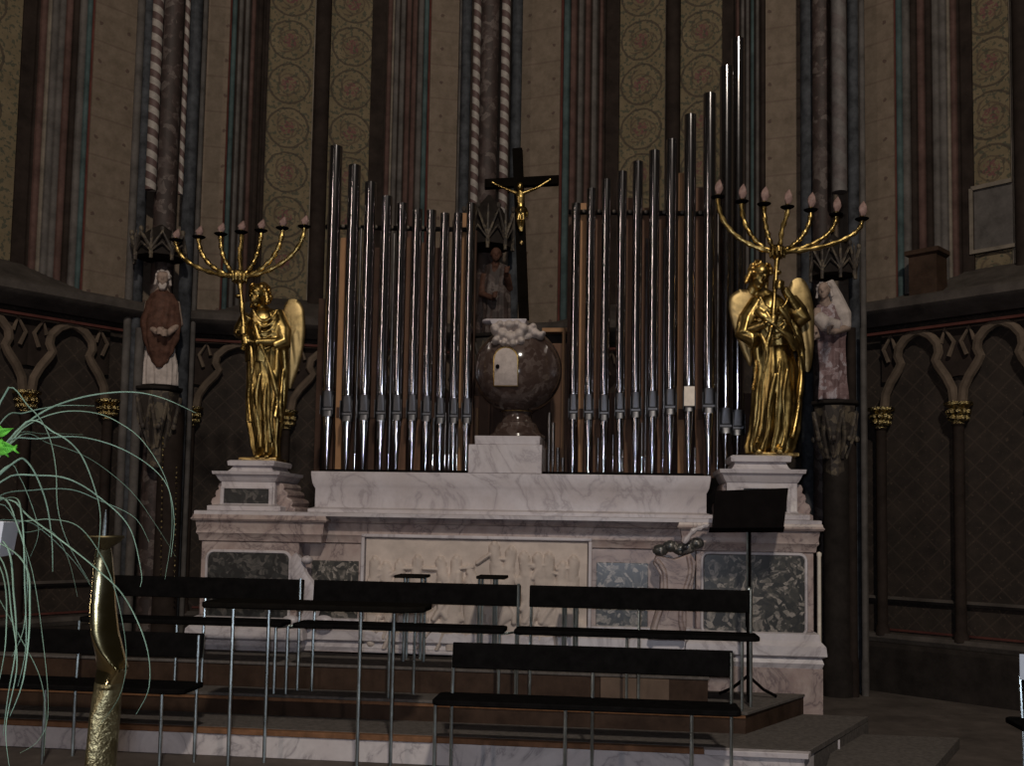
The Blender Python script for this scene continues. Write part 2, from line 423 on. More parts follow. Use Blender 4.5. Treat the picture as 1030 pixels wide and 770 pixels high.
def facet(name, A, B, zc, strips, windows, arches, side_px=None, wn=1, base=True):
    fc = Facet(A, B); T = fc.T
    wall = MB(T); wall.use('ashlar')
    mo = MB(T)
    for (a, b, kind, arg) in strips:
        if kind == 'wall':
            s0 = fc.hit(a, YR)[0] if a is not None else -.3
            s1 = fc.hit(b, YR)[0] if b is not None else fc.L+.3
            wall.box(s0, s1, 0, .62, zc-.02, TOPZ)
        elif kind == 'mould':       # arg: materials, starting and ending depth
            mats, d0, d1 = arg
            n = len(mats)
            for i, mt in enumerate(mats):
                w = mt[1] if isinstance(mt, tuple) else 1
                mats[i] = (mt[0], w) if isinstance(mt, tuple) else (mt, 1)
            tot = sum(w for _, w in mats); acc = 0
            for mt, w in mats:
                p0 = a + (b-a)*acc/tot; p1 = a + (b-a)*(acc+w)/tot; acc += w
                d = d0 + (d1-d0)*((acc-w/2)/tot)
                s0 = fc.hit(p0, YR, d)[0]; s1 = fc.hit(p1, YR, d)[0]
                mo.use(mt); half_shaft(mo, s0, s1, d, zc+.05, TOPZ)
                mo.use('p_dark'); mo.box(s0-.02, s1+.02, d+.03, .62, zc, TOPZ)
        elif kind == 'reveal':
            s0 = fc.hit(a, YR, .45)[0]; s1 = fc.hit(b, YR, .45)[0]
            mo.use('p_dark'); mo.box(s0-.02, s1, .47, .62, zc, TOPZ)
    struct(wall.build('wall_' + name, origin=A, rotz=fc.ang))
    if mo.v: trim(mo, origin=A)
    for i, (a, b, mull) in enumerate(windows):
        s0 = fc.hit(a, YR, .5)[0]; s1 = fc.hit(b, YR, .5)[0]
        w = MB(T); w.use('scroll'); w.box(s0, s1, .5, .6, zc+.3, TOPZ)
        o = struct(w.build('window_%d' % (wn+i), origin=T @ Vector(((s0+s1)/2, .5, 0)), rotz=fc.ang))
        e = MB(T); e.use('p_pale')
        e.box(s0-.015, s0+.012, .485, .5, zc+.42, TOPZ); e.box(s1-.012, s1+.015, .485, .5, zc+.42, TOPZ)
        trim(e)
        if mull:
            m0 = fc.hit(mull[0], YR, .42)[0]; m1 = fc.hit(mull[1], YR, .42)[0]
            k = MB(T); k.use('p_dark'); half_shaft(k, m0, m1, .45, zc+.3, TOPZ); k.box(m0, m1, .45, .62, zc, TOPZ); trim(k)
    # weathered sill, cornice and the arcaded dado below
    c = MB(T); c.use('cornice')
    prof = [(-.20, zc-.02), (-.24, zc+.02), (-.24, zc+.09), (-.20, zc+.12), (.0, zc+.17), (.52, zc+.46), (.6, zc+.46), (.6, zc-.06), (-.04, zc-.10), (-.10, zc-.06)]
    c.prism(prof, lambda a, b: Vector((-.05, a, b)), lambda a, b: Vector((fc.L+.05, a, b)))
    c.use('redline'); c.box(.02, fc.L-.02, -.075, -.02, zc-.19, zc-.165)
    trim(c)
    d = MB(T); d.use('dado'); d.box(-.1, fc.L+.1, .08, .6, -.02, zc-.05)
    struct(d.build('wall_%s_dado' % name, origin=A, rotz=fc.ang))
    if base:
        k = MB(T); k.use('niche')
        k.mould(.05, fc.L-.05, -.16, .1, [(0, .0), (.42, 0), (.46, -.03)])
        k.use('cornice'); k.mould(.05, fc.L-.05, -.05, .1, [(.46, 0), (.50, .02), (.54, 0)])
        k.mould(.05, fc.L-.05, .04, .1, [(.84, 0), (.865, .03), (.89, 0)])
        k.use('redline'); k.box(.3, fc.L-.3, .068, .08, .56, .58)
        struct(k.build('baseboard_' + name))
    # arches: (capital left s, capital right s) pairs share capitals
    zcap = arches[0]
    for i, (s0, s1) in enumerate(zip(arches[1][:-1], arches[1][1:])):
        w = s1 - s0; h = (zc - .17 - zcap - .12); r = MB(T); r.use('rib')
        half = [(.05, 0), (.07, .18), (.14, .34), (.24, .50), (.275, .58), (.235, .68), (.25, .80), (.34, .92), (.44, .985), (.5, 1.0)]
        L_ = [Vector((s0 + w*a, .0, zcap+.10 + h*b)) for a, b in half]
        R_ = [Vector((s1 - w*a, .0, zcap+.10 + h*b)) for a, b in half]
        r.tube(L_, .045, 8, up=(0, -1, 0)); r.tube(R_, .045, 8, up=(0, -1, 0))
        # spandrel plate between the rib and the cornice
        for pts, sx in ((half, s0), (half, s1)):
            sg = 1 if sx == s0 else -1
            poly = [(sx + sg*w*a, zcap+.10 + h*b) for a, b in pts[2:]] + [(sx, zc-.1), (sx, zcap+.5*h)]
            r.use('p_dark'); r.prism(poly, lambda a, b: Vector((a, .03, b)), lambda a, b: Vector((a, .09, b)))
            r.use('rib')
            cz = zcap + .10 + h*.80; cx = sx + sg*w*.11
            r.tube([(cx-.0*w, -.0, cz-.13), (cx-.05*sg, 0, cz), (cx+.03*sg, 0, cz+.13), (cx+.07*sg, 0, cz)], .022, 6, up=(0, -1, 0))
        trim(r)
    for s in arches[1]:
        if s < -.1 or s > fc.L + .1: continue
        g = MB(T); g.use('cap')
        for j in range(10):
            a = 2*PI*j/10
            for zz, rr in ((.03, .085), (.085, .105)):
                g.ell((s+rr*math.cos(a)*.8, .0+rr*math.sin(a)*.8, zcap-.08+zz), .034, .034, .032, n=8, m=5)
        g.lathe([(.055, -.09), (.06, .05), (.10, .085), (.13, .10), (.13, .125), (.10, .13)], (s, 0, zcap-.03), 12)
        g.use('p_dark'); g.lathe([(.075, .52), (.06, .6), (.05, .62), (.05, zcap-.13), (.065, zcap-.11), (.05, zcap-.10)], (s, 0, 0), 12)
        trim(g)
    return fc

fR2 = Facet(PR, PRR); ZC = fR2.hit(868, 320, -.05)[1]
fL2 = Facet(PLL, PL)
zcap = fR2.hit(886, 420, 0)[1]
sR = [fR2.hit(x, 418, 0)[0] for x in (886, 964)]; wR = sR[1]-sR[0]
aR2 = [sR[0] + wR*i for i in range(-0, 4)]
sL = [fL2.hit(27, 397, 0)[0], fL2.hit(109, 406, 0)[0]]; wL = sL[1]-sL[0]
aL2 = [sL[1] + wL*i for i in (-3, -2, -1, 0)]
facet('left_side', PLL, PL, ZC,
      [(-140, -100, 'mould', (['p_red', 'p_grey', 'p_teal'], .05, .4)), (22, 42, 'reveal', None),
       (37, 92, 'mould', (['p_red', ('p_pale', .6), 'p_grey', 'p_grey', 'p_red', 'p_dark', 'p_grey', ('p_teal', .7), ('redline', .4)], .42, .02)),
       (92, None, 'wall', None)], [(-75, 22, (-40, -28))], (zcap, aL2), wn=1)
fL1 = Facet(PL, PC)
s0 = fL1.hit(192, 412, 0)[0]; w1 = (fL1.L - 2*s0)/3
facet('back_left', PL, PC, ZC,
      [(None, 228, 'wall', None),
       (228, 262, 'mould', ([('redline', .3), ('p_teal', .8), 'p_grey', 'p_grey', 'p_red', ('p_dark', 1.2)], .02, .42)),
       (262, 268, 'reveal', None), (374, 392, 'reveal', None),
       (388, 432, 'mould', ([('p_red', .8), ('p_pale', .4), 'p_grey', 'p_grey', 'p_red', 'p_red', 'p_grey', ('p_teal', .8), ('redline', .4)], .42, .02)),
       (432, None, 'wall', None)], [(265, 315, None), (330, 376, (315, 331))], (zcap, [s0 + w1*i for i in range(4)]), wn=2)
fR1 = Facet(PC, PR)
facet('back_right', PC, PR, ZC,
      [(None, 563, 'wall', None),
       (563, 606, 'mould', ([('redline', .4), ('p_teal', .9), 'p_red', 'p_grey', 'p_red', 'p_grey', ('p_pale', .3), ('p_red', .6)], .02, .42)),
       (603, 622, 'reveal', None), (728, 742, 'reveal', None),
       (740, 770, 'mould', (['p_red', 'p_grey', 'p_grey', 'p_teal', 'p_grey', 'p_dark'], .42, .02)),
       (770, None, 'wall', None)], [(620, 670, None), (682, 731, (669, 683))], (zcap, [.35 + .98*i for i in range(4)]), wn=4)
facet('right_side', PR, PRR, ZC,
      [(None, 899, 'wall', None),
       (899, 962, 'mould', ([('redline', .3), ('p_teal', .8), 'p_grey', 'p_dark', 'p_red', 'p_dark', 'p_grey', 'p_grey', ('p_pale', .5), ('p_red', .8)], .02, .42)),
       (958, 977, 'reveal', None), (1120, 1150, 'wall', None)],
      [(975, 1018, (1018, 1034)), (1034, 1110, None)], (zcap, aR2), wn=6)
# the pale-framed lower pane of the right-hand window
e = MB(fR2.T); e.use('p_pale')
a0 = fR2.hit(977, 190, .47); a1 = fR2.hit(1018, 190, .47)
zb = fR2.hit(977, 256, .47)[1]
e.box(a0[0], a1[0], .455, .5, a0[1]-.02, a0[1]+.02); e.box(a0[0]-.02, a0[0]+.015, .455, .5, zb, a0[1]); e.box(a0[0], a1[0]+.2, .45, .5, zb-.0, zb+.035)
e.use('p_grey'); e.box(a0[0]+.015, a1[0], .48, .5, zb, a0[1]-.02)
trim(e)
# small pier block standing on the right-hand sill
e = MB(fR2.T); e.use('wood_riser'); b0 = fR2.hit(916, 280, -.1); b1 = fR2.hit(944, 280, -.1)
e.mould(b0[0], b1[0], -.14, .1, [(ZC+.1, .0), (ZC+.50, 0), (ZC+.52, .03), (ZC+.56, .03), (ZC+.57, 0)]); trim(e)

# clustered shafts in the corners
def shaft(px, w, Y, mat, z0=0.0, z1=TOPZ, n=20):
    p = P(px, YR, Y); r = w/2*Y/1000
    m = MB(); m.use(mat); m.lathe([(r, 0), (r, z1-z0)], (p.x, p.y, z0), n)
    return trim(m, origin=(p.x, p.y, 0))
zn = ZC + 1.0
for a in [(138, 8, 10.15, 'p_grey', 0), (146, 10, 10.2, 'p_blue', 0), (155, 11, 10.08, 'rope', P(150, 192, 10.1).z), (170, 22, 10.3, 'p_brown', 0),
          (185, 5, 10.22, 'rope', P(185, 195, 10.2).z), (193.5, 13, 10.35, 'p_blue', 0), (203, 5, 10.5, 'p_grey', 0)]:
    shaft(*a)
for a in [(468, 10, 11.0, 'p_blue', 0), (462.5, 4, 11.12, 'p_grey', 0), (478.5, 8, 10.8, 'rope', P(478, 218, 10.8).z), (491, 20, 10.95, 'p_brown', 0),
          (507.5, 9, 10.8, 'rope', P(508, 230, 10.8).z), (519, 11, 10.97, 'p_blue', 0)]:
    shaft(*a)
for a in [(812, 14, 9.9, 'p_blue', 0), (826, 18, 9.75, 'p_brown', 0), (844, 15, 9.45, 'rope_dim', P(844, 195, 9.5).z), (858, 11, 9.5, 'p_blue', 0), (867, 6, 9.5, 'p_grey', 0)]:
    shaft(*a)

# floor
m = MB(); m.use('floor'); m.box(-9, 9, -6, 13, -.12, 0); struct(m.build('floor', origin=(0, 0, 0)))

# ============================================================ steps
Z1, Z2, Z3 = .175, .322, .503
m = MB(FT); m.use('marble_riser')
def slab(m, fl, fr, v0, v1, z0, z1, dl=.9, dr=.9, top='carpet', side=None):
    """platform with splayed ends: front edge fl..fr, sides run out by dl, dr"""
    k = v1 - v0
    poly = [(fl, v0), (fr, v0), (fr + dr, v1), (fl - dl, v1)]
    m.prism(poly, lambda a, b: Vector((a, b, z0)), lambda a, b: Vector((a, b, z1)))
def at_floor_u(px, py, v): return U(px, py, v)[0]
uR1 = U(809, 753, 0)[0]; uR1b = U(871, 717, 1.25)[0]
m1 = MB(FT); m1.use('marble_riser'); slab(m1, -4.6, uR1, 0, 1.28, .0, Z1-.035, .6, (uR1b-uR1))
m1.use('wood_strip'); uS = U(728, 750, 0)[0]
m1.box(-4.6, uS-.12, -.012, .05, Z1-.034, Z1)
m1.use('marble'); m1.prism([(uS-.12, -.03), (uR1+.02, -.03), (uR1+.05, .05), (uR1-.10, .045), (uS-.12, .045)], lambda a, b: Vector((a, b, Z1-.034)), lambda a, b: Vector((a, b, Z1)))
m1.use('carpet'); slab(m1, -4.55, uR1+.03, .04, 1.27, Z1-.035, Z1+.003, .6, (uR1b-uR1)-.01); slab(m1, -4.5, uR1+.012, .03, 1.275, 0, Z1-.036, .6, (uR1b-uR1)+.012)
struct(m1.build('floor_marble_step', bevel=.004))
uR2 = U(750, 712, .47)[0]
m2 = MB(FT); m2.use('wood_riser'); slab(m2, -4.4, uR2, .47, 1.28, Z1, Z2-.02, .4, .52)
m2.use('wood_strip'); m2.box(-4.4, uR2, .462, .475, Z2-.045, Z2-.022)
m2.use('carpet'); slab(m2, -4.4, uR2+.01, .455, 1.28, Z2-.02, Z2, .4, .52)
struct(m2.build('floor_wooden_platform', bevel=.003))
uR3 = U(712, 690, .72)[0]
m3 = MB(FT); m3.use('wood_riser'); slab(m3, -4.2, uR3, .72, 1.30, Z2, Z3-.02, .2, .0)
m3.use('carpet'); slab(m3, -4.2, uR3+.01, .71, 1.30, Z3-.02, Z3, .2, .0)
m3.use('wood_box'); a = U(604, 690, .70)[0]; b = U(673, 690, .70)[0]; m3.box(a, b, .69, .72, Z2, U(640, 682, .7)[1])
struct(m3.build('floor_altar_step', bevel=.003))
# low step at the far right
m4 = MB(FT); m4.use('carpet'); a = U(829, 768, .05)[0]
m4.prism([(a-.1, -.35), (a+.42, -.35), (a+1.15, 1.15), (a+.3, 1.15)], lambda x, y: Vector((x, y, 0)), lambda x, y: Vector((x, y, .075)))
struct(m4.build('floor_side_step', bevel=.004))
# pale uprights let into the marble step's splayed end
m5 = MB(FT); m5.use('marble')
for px in (837, 844):
    q = FTi @ P(px, 745, 6.75); fr = max(.05, min(1.1, q.y)); u = uR1 + (uR1b-uR1)*fr/1.28
    m5.box(u-.005, u+.012, fr-.02, fr+.02, .0, Z1-.04)
trim(m5)

# ============================================================ altar
VA = 1.32                                     # front plane of the piers
def uz(px, py, v=VA): return U(px, py, v)
altar = thing('altar', 'long pale marble high altar with carved relief front and dark breccia panels on the steps', 'altar', F(0, VA, Z3-.3))
uL = uz(201, 590)[0]; uRt = uz(818.5, 590)[0]
zTop = uz(510, 518)[1]-.03; zCor = uz(510, 529)[1]; zFr = uz(510, 541)[1]
zB1 = uz(830, 636)[1]; zB2 = uz(830, 672)[1]
cL0 = uz(299, 600)[0]; cR0 = uz(700, 600)[0]     # inner edges of the piers
VB = 3.0
m = MB(FT); m.use('marble_warm')
m.mould(uL, cL0, VA, VB, [(zB1, .0), (zFr, 0)]); m.mould(cR0, uRt, VA, VB, [(zB1, .0), (zFr, 0)])
m.box(cL0-.02, cR0+.02, VA+.12, VB, zB2, zFr)
m.build('altar_body', None, altar, bevel=.006)
m = MB(FT); m.use('marble')
base = [(0, .035), (.03, .045), (.06, .035), (.075, .06), (.13, .055), (.16, .03), (.2, .025), (.21, .0)]
hB = zB1 - zB2
pr = [(zB2 + z/.21*hB, o*1.35) for z, o in base]
m.mould(uL, cL0, VA, VB, pr); m.mould(cR0, uRt, VA, VB, pr); m.mould(cL0-.02, cR0+.02, VA+.12, VB, pr)
m.build('base_moulding', None, altar)
m = MB(FT); m.use('marble_warm')
m.mould(uL-.02, cL0, VA-.04, VB, [(Z1, .0), (zB2-.0, 0)]); m.mould(cR0, uRt+.055, VA-.05, VB, [(Z1, .0), (zB2, 0)])
m.mould(cL0-.02, cR0+.02, VA+.06, VB, [(Z3, .0), (zB2, 0)])
m.build('plinth', None, altar, bevel=.006)
m = MB(FT); m.use('marble_warm')
t = zTop; f = zFr
cor = [(f-.07, 0), (f-.06, .015), (f-.02, .02), (f, .035), (f+.03, .03), (f+(zCor-f)*.6, .035), (zCor, .04), (zCor+.005, .06), (zTop-.035, .07), (zTop-.02, .06), (zTop, .055)]
m.mould(uL, uz(322, 540)[0], VA, VB, cor); m.mould(uz(690, 540)[0], uRt, VA, VB, cor)
m.mould(cL0, cR0, VA+.12, VB, cor)
m.build('cornice', None, altar)
m = MB(FT); m.use('marble'); m.mould(uL+.0, uRt, VA, VB, [(zTop-.001, .05), (zTop+.025, .05), (zTop+.03, .04)])
m.build('altar_top', None, altar, label='pale polished slab')
def rpoly(x0, x1, z0, z1, r, n=5):
    out = []
    for cx, cz, a0 in ((x1-r, z1-r, 0), (x0+r, z1-r, 90), (x0+r, z0+r, 180), (x1-r, z0+r, 270)):
        for j in range(n+1):
            a = R(a0 + 90*j/n); out.append((cx + r*math.cos(a), cz + r*math.sin(a)))
    return out
def panel(name, pxa, pxb, pya, pyb, v, r, mat, th=.012, frame=None, parent=None, lab=None):
    a, z1 = uz(pxa, pya, v); b, _ = uz(pxb, pya, v); _, z0 = uz((pxa+pxb)/2, pyb, v)
    m = MB(FT); m.use(mat); m.prism(rpoly(a, b, z0, z1, r), lambda x, z: Vector((x, v-th, z)), lambda x, z: Vector((x, v+.02, z)))
    o = m.build(name, None, parent or altar, bevel=.003, label=lab)
    if frame:
        k = MB(FT); k.use(frame); w = .03
        P0 = rpoly(a-.012, b+.012, z0-.012, z1+.012, r+.01); pts = [Vector((x, v-.004, z)) for x, z in P0]
        k.tube(pts + [pts[0]], .013, 6, up=(0, -1, 0)); k.build('panel_frame', None, parent or altar)
    return o
panel('breccia_panel', 210, 291, 555, 634, VA, .05, 'breccia_d', frame='marble', lab='dark green and black breccia slab')
panel('breccia_panel', 708, 809, 557, 636, VA, .04, 'breccia', frame='marble', lab='grey and white breccia slab')
panel('breccia_panel', 314, 361, 563, 640, VA+.12, .005, 'breccia', lab='narrow breccia slab')
panel('breccia_panel', 600, 652, 565, 640, VA+.12, .005, 'breccia', lab='narrow breccia slab')
# carved relief in the middle
a, z1 = uz(367, 540, VA+.06); b, _ = uz(592, 540, VA+.06); z0 = uz(480, 656, VA+.06)[1]
random.seed(11)
caps = []
def rel(px, py): u, z = uz(px, py, VA+.06); return u, z
heads = [(377, 562), (388, 567), (402, 565), (420, 561), (443, 562), (459, 561), (472, 580), (497, 547), (514, 552), (527, 557), (541, 558), (552, 558), (566, 567), (577, 561)]
for i, (hx, hy) in enumerate(heads):
    u, z = rel(hx, hy); caps.append((u, z, u+.006, z-.012, .025, .036))
    ln = random.uniform(-.08, .08); bl = .34 if hy < 575 else .2
    caps.append((u, z-.03, u+ln*.4, z-.16, .044, .034)); caps.append((u+ln*.4, z-.16, u+ln, z-.16-bl, .055, .030))
    sgn = random.choice((-1, 1)); caps.append((u+sgn*.03, z-.08, u+sgn*.13, z-.10+random.uniform(-.06, .08), .017, .030))
for i in range(16):
    u = a + (b-a)*(i+.5)/16; zz = z0 + random.uniform(.1, .32); caps.append((u, zz, u+random.uniform(-.1, .1), zz-random.uniform(.05, .16), random.uniform(.03, .06), .028))
for i in range(60):
    u = random.uniform(a+.06, b-.06); zz = random.uniform(z0+.15, z1-.22); an = random.uniform(-2.2, -.9); l_ = random.uniform(.05, .22)
    caps.append((u, zz, u+l_*math.cos(an), zz+l_*math.sin(an), random.uniform(.012, .035), random.uniform(.018, .046)))
NX, NZ = 190, 110
vs = []
for j in range(NZ+1):
    for i in range(NX+1):
        x = a + (b-a)*i/NX; z = z0 + (z1-z0)*j/NZ; h = 0
        for (x0, y0, x1, y1, r, hh) in caps:
            dx, dy = x1-x0, y1-y0; L2 = dx*dx+dy*dy
            k = 0 if L2 == 0 else max(0, min(1, ((x-x0)*dx+(z-y0)*dy)/L2))
            d = math.hypot(x-x0-k*dx, z-y0-k*dy)/r
            if d < 1: h = max(h, hh*math.sqrt(1-d*d))
        h += .004*noise.noise(Vector((x*14, z*14, 0))) + (.006*abs(noise.noise(Vector((x*30, z*9, 2)))) if h > .012 else 0)
        if i in (0, NX) or j in (0, NZ): vs.append((x, VA+.13, z))
        else: vs.append((x, VA+.075-h, z))
m = MB(FT); m.use('relief')
m.add(vs, [(j*(NX+1)+i, j*(NX+1)+i+1, (j+1)*(NX+1)+i+1, (j+1)*(NX+1)+i) for j in range(NZ) for i in range(NX)])
m.build('relief_panel', None, altar, label='cream marble panel carved with a crowd of standing figures')
m = MB(FT); m.use('marble'); w = .028
for (x0, x1, y0, y1) in ((a-w, b+w, z1, z1+w), (a-w, b+w, z0-w, z0), (a-w, a, z0, z1), (b, b+w, z0, z1)):
    m.box(x0, x1, VA+.05, VA+.13, y0, y1)
m.build('relief_frame', None, altar, bevel=.008)
# scroll consoles either side
def console(pts, w0, mirror=1):
    m = MB(FT); m.use('marble')
    path = [Vector((uz(x, y, VA+.0)[0], VA+.0, uz(x, y, VA+.0)[1])) for x, y in pts]
    m.tube(path, w0, 10, flat=.55, up=(0, -1, 0))
    return m
def smooth_path(pts, n=5):
    out = []
    for i in range(len(pts)-1):
        p0 = pts[max(i-1, 0)]; p1 = pts[i]; p2 = pts[i+1]; p3 = pts[min(i+2, len(pts)-1)]
        for k in range(n):
            t = k/n; out.append(tuple(.5*((2*b_)+(-a_+c_)*t+(2*a_-5*b_+4*c_-d_)*t*t+(-a_+3*b_-3*c_+d_)*t**3) for a_, b_, c_, d_ in zip(p0, p1, p2, p3)))
    out.append(tuple(pts[-1])); return out
cp = smooth_path([(303, 560), (299, 566), (302, 580), (310, 592), (314, 604), (312, 618), (306, 626)])
ws = [.055 + .02*math.sin(i/len(cp)*PI) for i in range(len(cp))]
m = console(cp, ws); c0 = uz(300, 622, VA); c1 = uz(318, 622, VA)
for c_ in ((293, 624), (326, 624)):
    q = uz(*c_, VA-.01); m.ell((q[0], VA-.02, q[1]), .075, .05, .045)
q = uz(306, 562, VA); m.ell((q[0]+.03, VA-.02, q[1]-.005), .045, .05, .035)
m.build('scroll_console', None, altar)
cpr = [(700, 556), (704, 562), (700, 580), (694, 592), (688, 606), (682, 622), (684, 640)]
m = MB(FT); m.use('marble_warm')
outl = [(660, 558), (657, 566), (664, 578), (664, 600), (658, 620), (652, 640), (690, 640), (690, 610), (697, 585), (700, 565), (694, 556), (678, 562)]
pol = [uz(x, y, VA) for x, y in outl]
m.prism(pol, lambda x, z: Vector((x, VA-.05, z)), lambda x, z: Vector((x, VA+.12, z)))
for pl in ([(660, 562), (668, 575), (668, 600), (660, 625), (656, 640)], [(692, 558), (694, 575), (688, 596), (684, 620), (688, 640)]):
    m.tube([Vector((uz(x, y, VA)[0], VA-.05, uz(x, y, VA)[1])) for x, y in smooth_path(pl)], .022, 8)
m.use('breccia'); 
for px_, py_ in ((664, 553), (674, 549), (684, 552), (692, 550), (700, 546)):
    q = uz(px_, py_, VA); m.ell((q[0], VA-.03, q[1]), .06, .045, .045)
m.build('scroll_console', None, altar, bevel=.01)
# draped angle at the top of the right-hand console
m = MB(FT); m.use('marble')
dp = smooth_path([(688, 546), (697, 534), (706, 530), (715, 524), (718, 508), (716, 492)])
m.tube([Vector((uz(x, y, VA-.14)[0], VA-.14, uz(x, y, VA-.14)[1])) for x, y in dp], [.012+.012*math.sin(i*.9)**2 for i in range(len(dp))], 8)
m.v = [Vector((p.x, p.y, min(p.z, zTop-.01))) for p in m.v]; m.build('carved_ribbon', None, altar)

# ------------------------------------------------------------ retable shelf, organ board
VR = 1.62
ret = thing('retable', 'long pale marble shelf block on the altar top carrying the organ pipes', 'retable', F(0, VR, zTop+.03))
zR = U(515, 476, VR)[1]
rl = U(312, 500, VR)[0]; rr = U(715, 500, VR)[0]
m = MB(FT); m.use('marble')
hh = zR - zTop
m.mould(rl+.03, rr-.03, VR+.03, 2.75, [(zTop+.03, .045), (zTop+.06, .045), (zTop+.075, 0), (zTop+hh*.62, 0), (zTop+hh*.68, .012), (zTop+hh*.74, .02), (zR-.03, .03), (zR, .03)])
m.build('shelf_block', None, ret, bevel=.004)
m = MB(FT); m.use('blackmetal'); m.box(rl+.1, rr-.05, VR+.05, 2.7, zR, zR+.022)
m.build('toe_board', None, ret, label='thin black wooden board')
ZP = zR + .022

# statue pedestals
def pedestal(label, fl, fr, ptop, vis, vp, px_panel, volL, volR):
    """stacked marble pedestal; rows taken at plane vp"""
    g = lambda x, y: U(x, y, vp)
    root = thing('statue_pedestal', label, 'pedestal', F((g(fl, 500)[0]+g(fr, 500)[0])/2, vp+.3, zTop+.03))
    yb, yc0, yc1, ys0, ys1 = vis            # rows: bottom, cap bottom, cap top, step, top
    x0 = g(fl, 500)[0]; x1 = g(fr, 500)[0]
    zz = lambda y: g((fl+fr)/2, y)[1]
    D = .54
    m = MB(FT); m.use('marble'); m.mould(x0, x1, vp, vp+D, [(zTop+.031, .08), (zTop+.07, .08), (zTop+.085, .01), (zTop+.10, 0), (zz(yc0), 0)])
    m.build('die', None, root, bevel=.004)
    m = MB(FT); m.use('marble'); b0, b1 = zz(yc0), zz(yc1)
    m.mould(x0, x1, vp, vp+D, [(b0, .005), (b0+(b1-b0)*.25, .02), (b0+(b1-b0)*.6, .035), (b0+(b1-b0)*.7, .055), (b1, .06)])
    m.build('cap_moulding', None, root)
    m = MB(FT); m.use('marble'); t0, t1, t2 = zz(yc1), zz(ys0), zz(ys1)
    w = (x1-x0)
    m.mould(x0+w*.10, x1-w*.10, vp+.06, vp+D-.06, [(t0, .02), (t0+.02, .0), (t1, -.02), (t1+.002, .015), (t2-.01, .02), (t2, .0)])
    m.build('top_step', None, root, bevel=.003)
    q = px_panel
    a_, za = g(q[0], q[1]); b_, _ = g(q[2], q[1]); _, zb_ = g(q[0], q[3])
    m = MB(FT); m.use('breccia_d'); m.box(a_, b_, vp-.006, vp+.02, zb_, za); m.build('dark_panel', None, root, label='small black breccia slab')
    m = MB(FT); m.use('marble'); k = .03
    for (xa, xb, ya, yb_) in ((a_-k, b_+k, za, za+k*.6), (a_-k, b_+k, zb_-k*.6, zb_), (a_-k, a_, zb_, za), (b_, b_+k, zb_, za)): m.box(xa, xb, vp-.016, vp+.01, ya, yb_)
    m.build('panel_frame', None, root, bevel=.003)
    for sgn, edge in ((-1, x0), (1, x1)):
        prof = []
        zb0 = zTop + .031; H = zz(yc0) - zb0
        vs_ = volL if sgn < 0 else volR
        for s_, t_ in [(0, 0), (.16, 0), (.16, .13), (.125, .18), (.14, .30), (.125, .42), (.085, .48), (.095, .58), (.085, .68), (.055, .74), (.065, .84), (.05, .95), (0, 1)]:
            prof.append((edge + sgn*s_*vs_, zb0 + t_*H))
        m = MB(FT); m.use('marble_warm'); m.prism(prof, lambda x, z: Vector((x, vp+.05, z)), lambda x, z: Vector((x, vp+D-.05, z)))
        m.build('volute', None, root, bevel=.006)
    return root, t2
VP = 1.47
pedL, zPL = pedestal('marble pedestal with a small black panel under the gilded angel left of the pipes', 222, 276, 0, (520, 484, 474, 468, 462), VP, (226, 491, 271, 509), .75, 1)
pedR, zPR = pedestal('marble pedestal behind the black music stand under the gilded angel on the right', 731, 802, 0, (520, 485, 472, 464, 457), VP, (748, 491, 791, 516), .5, .8)

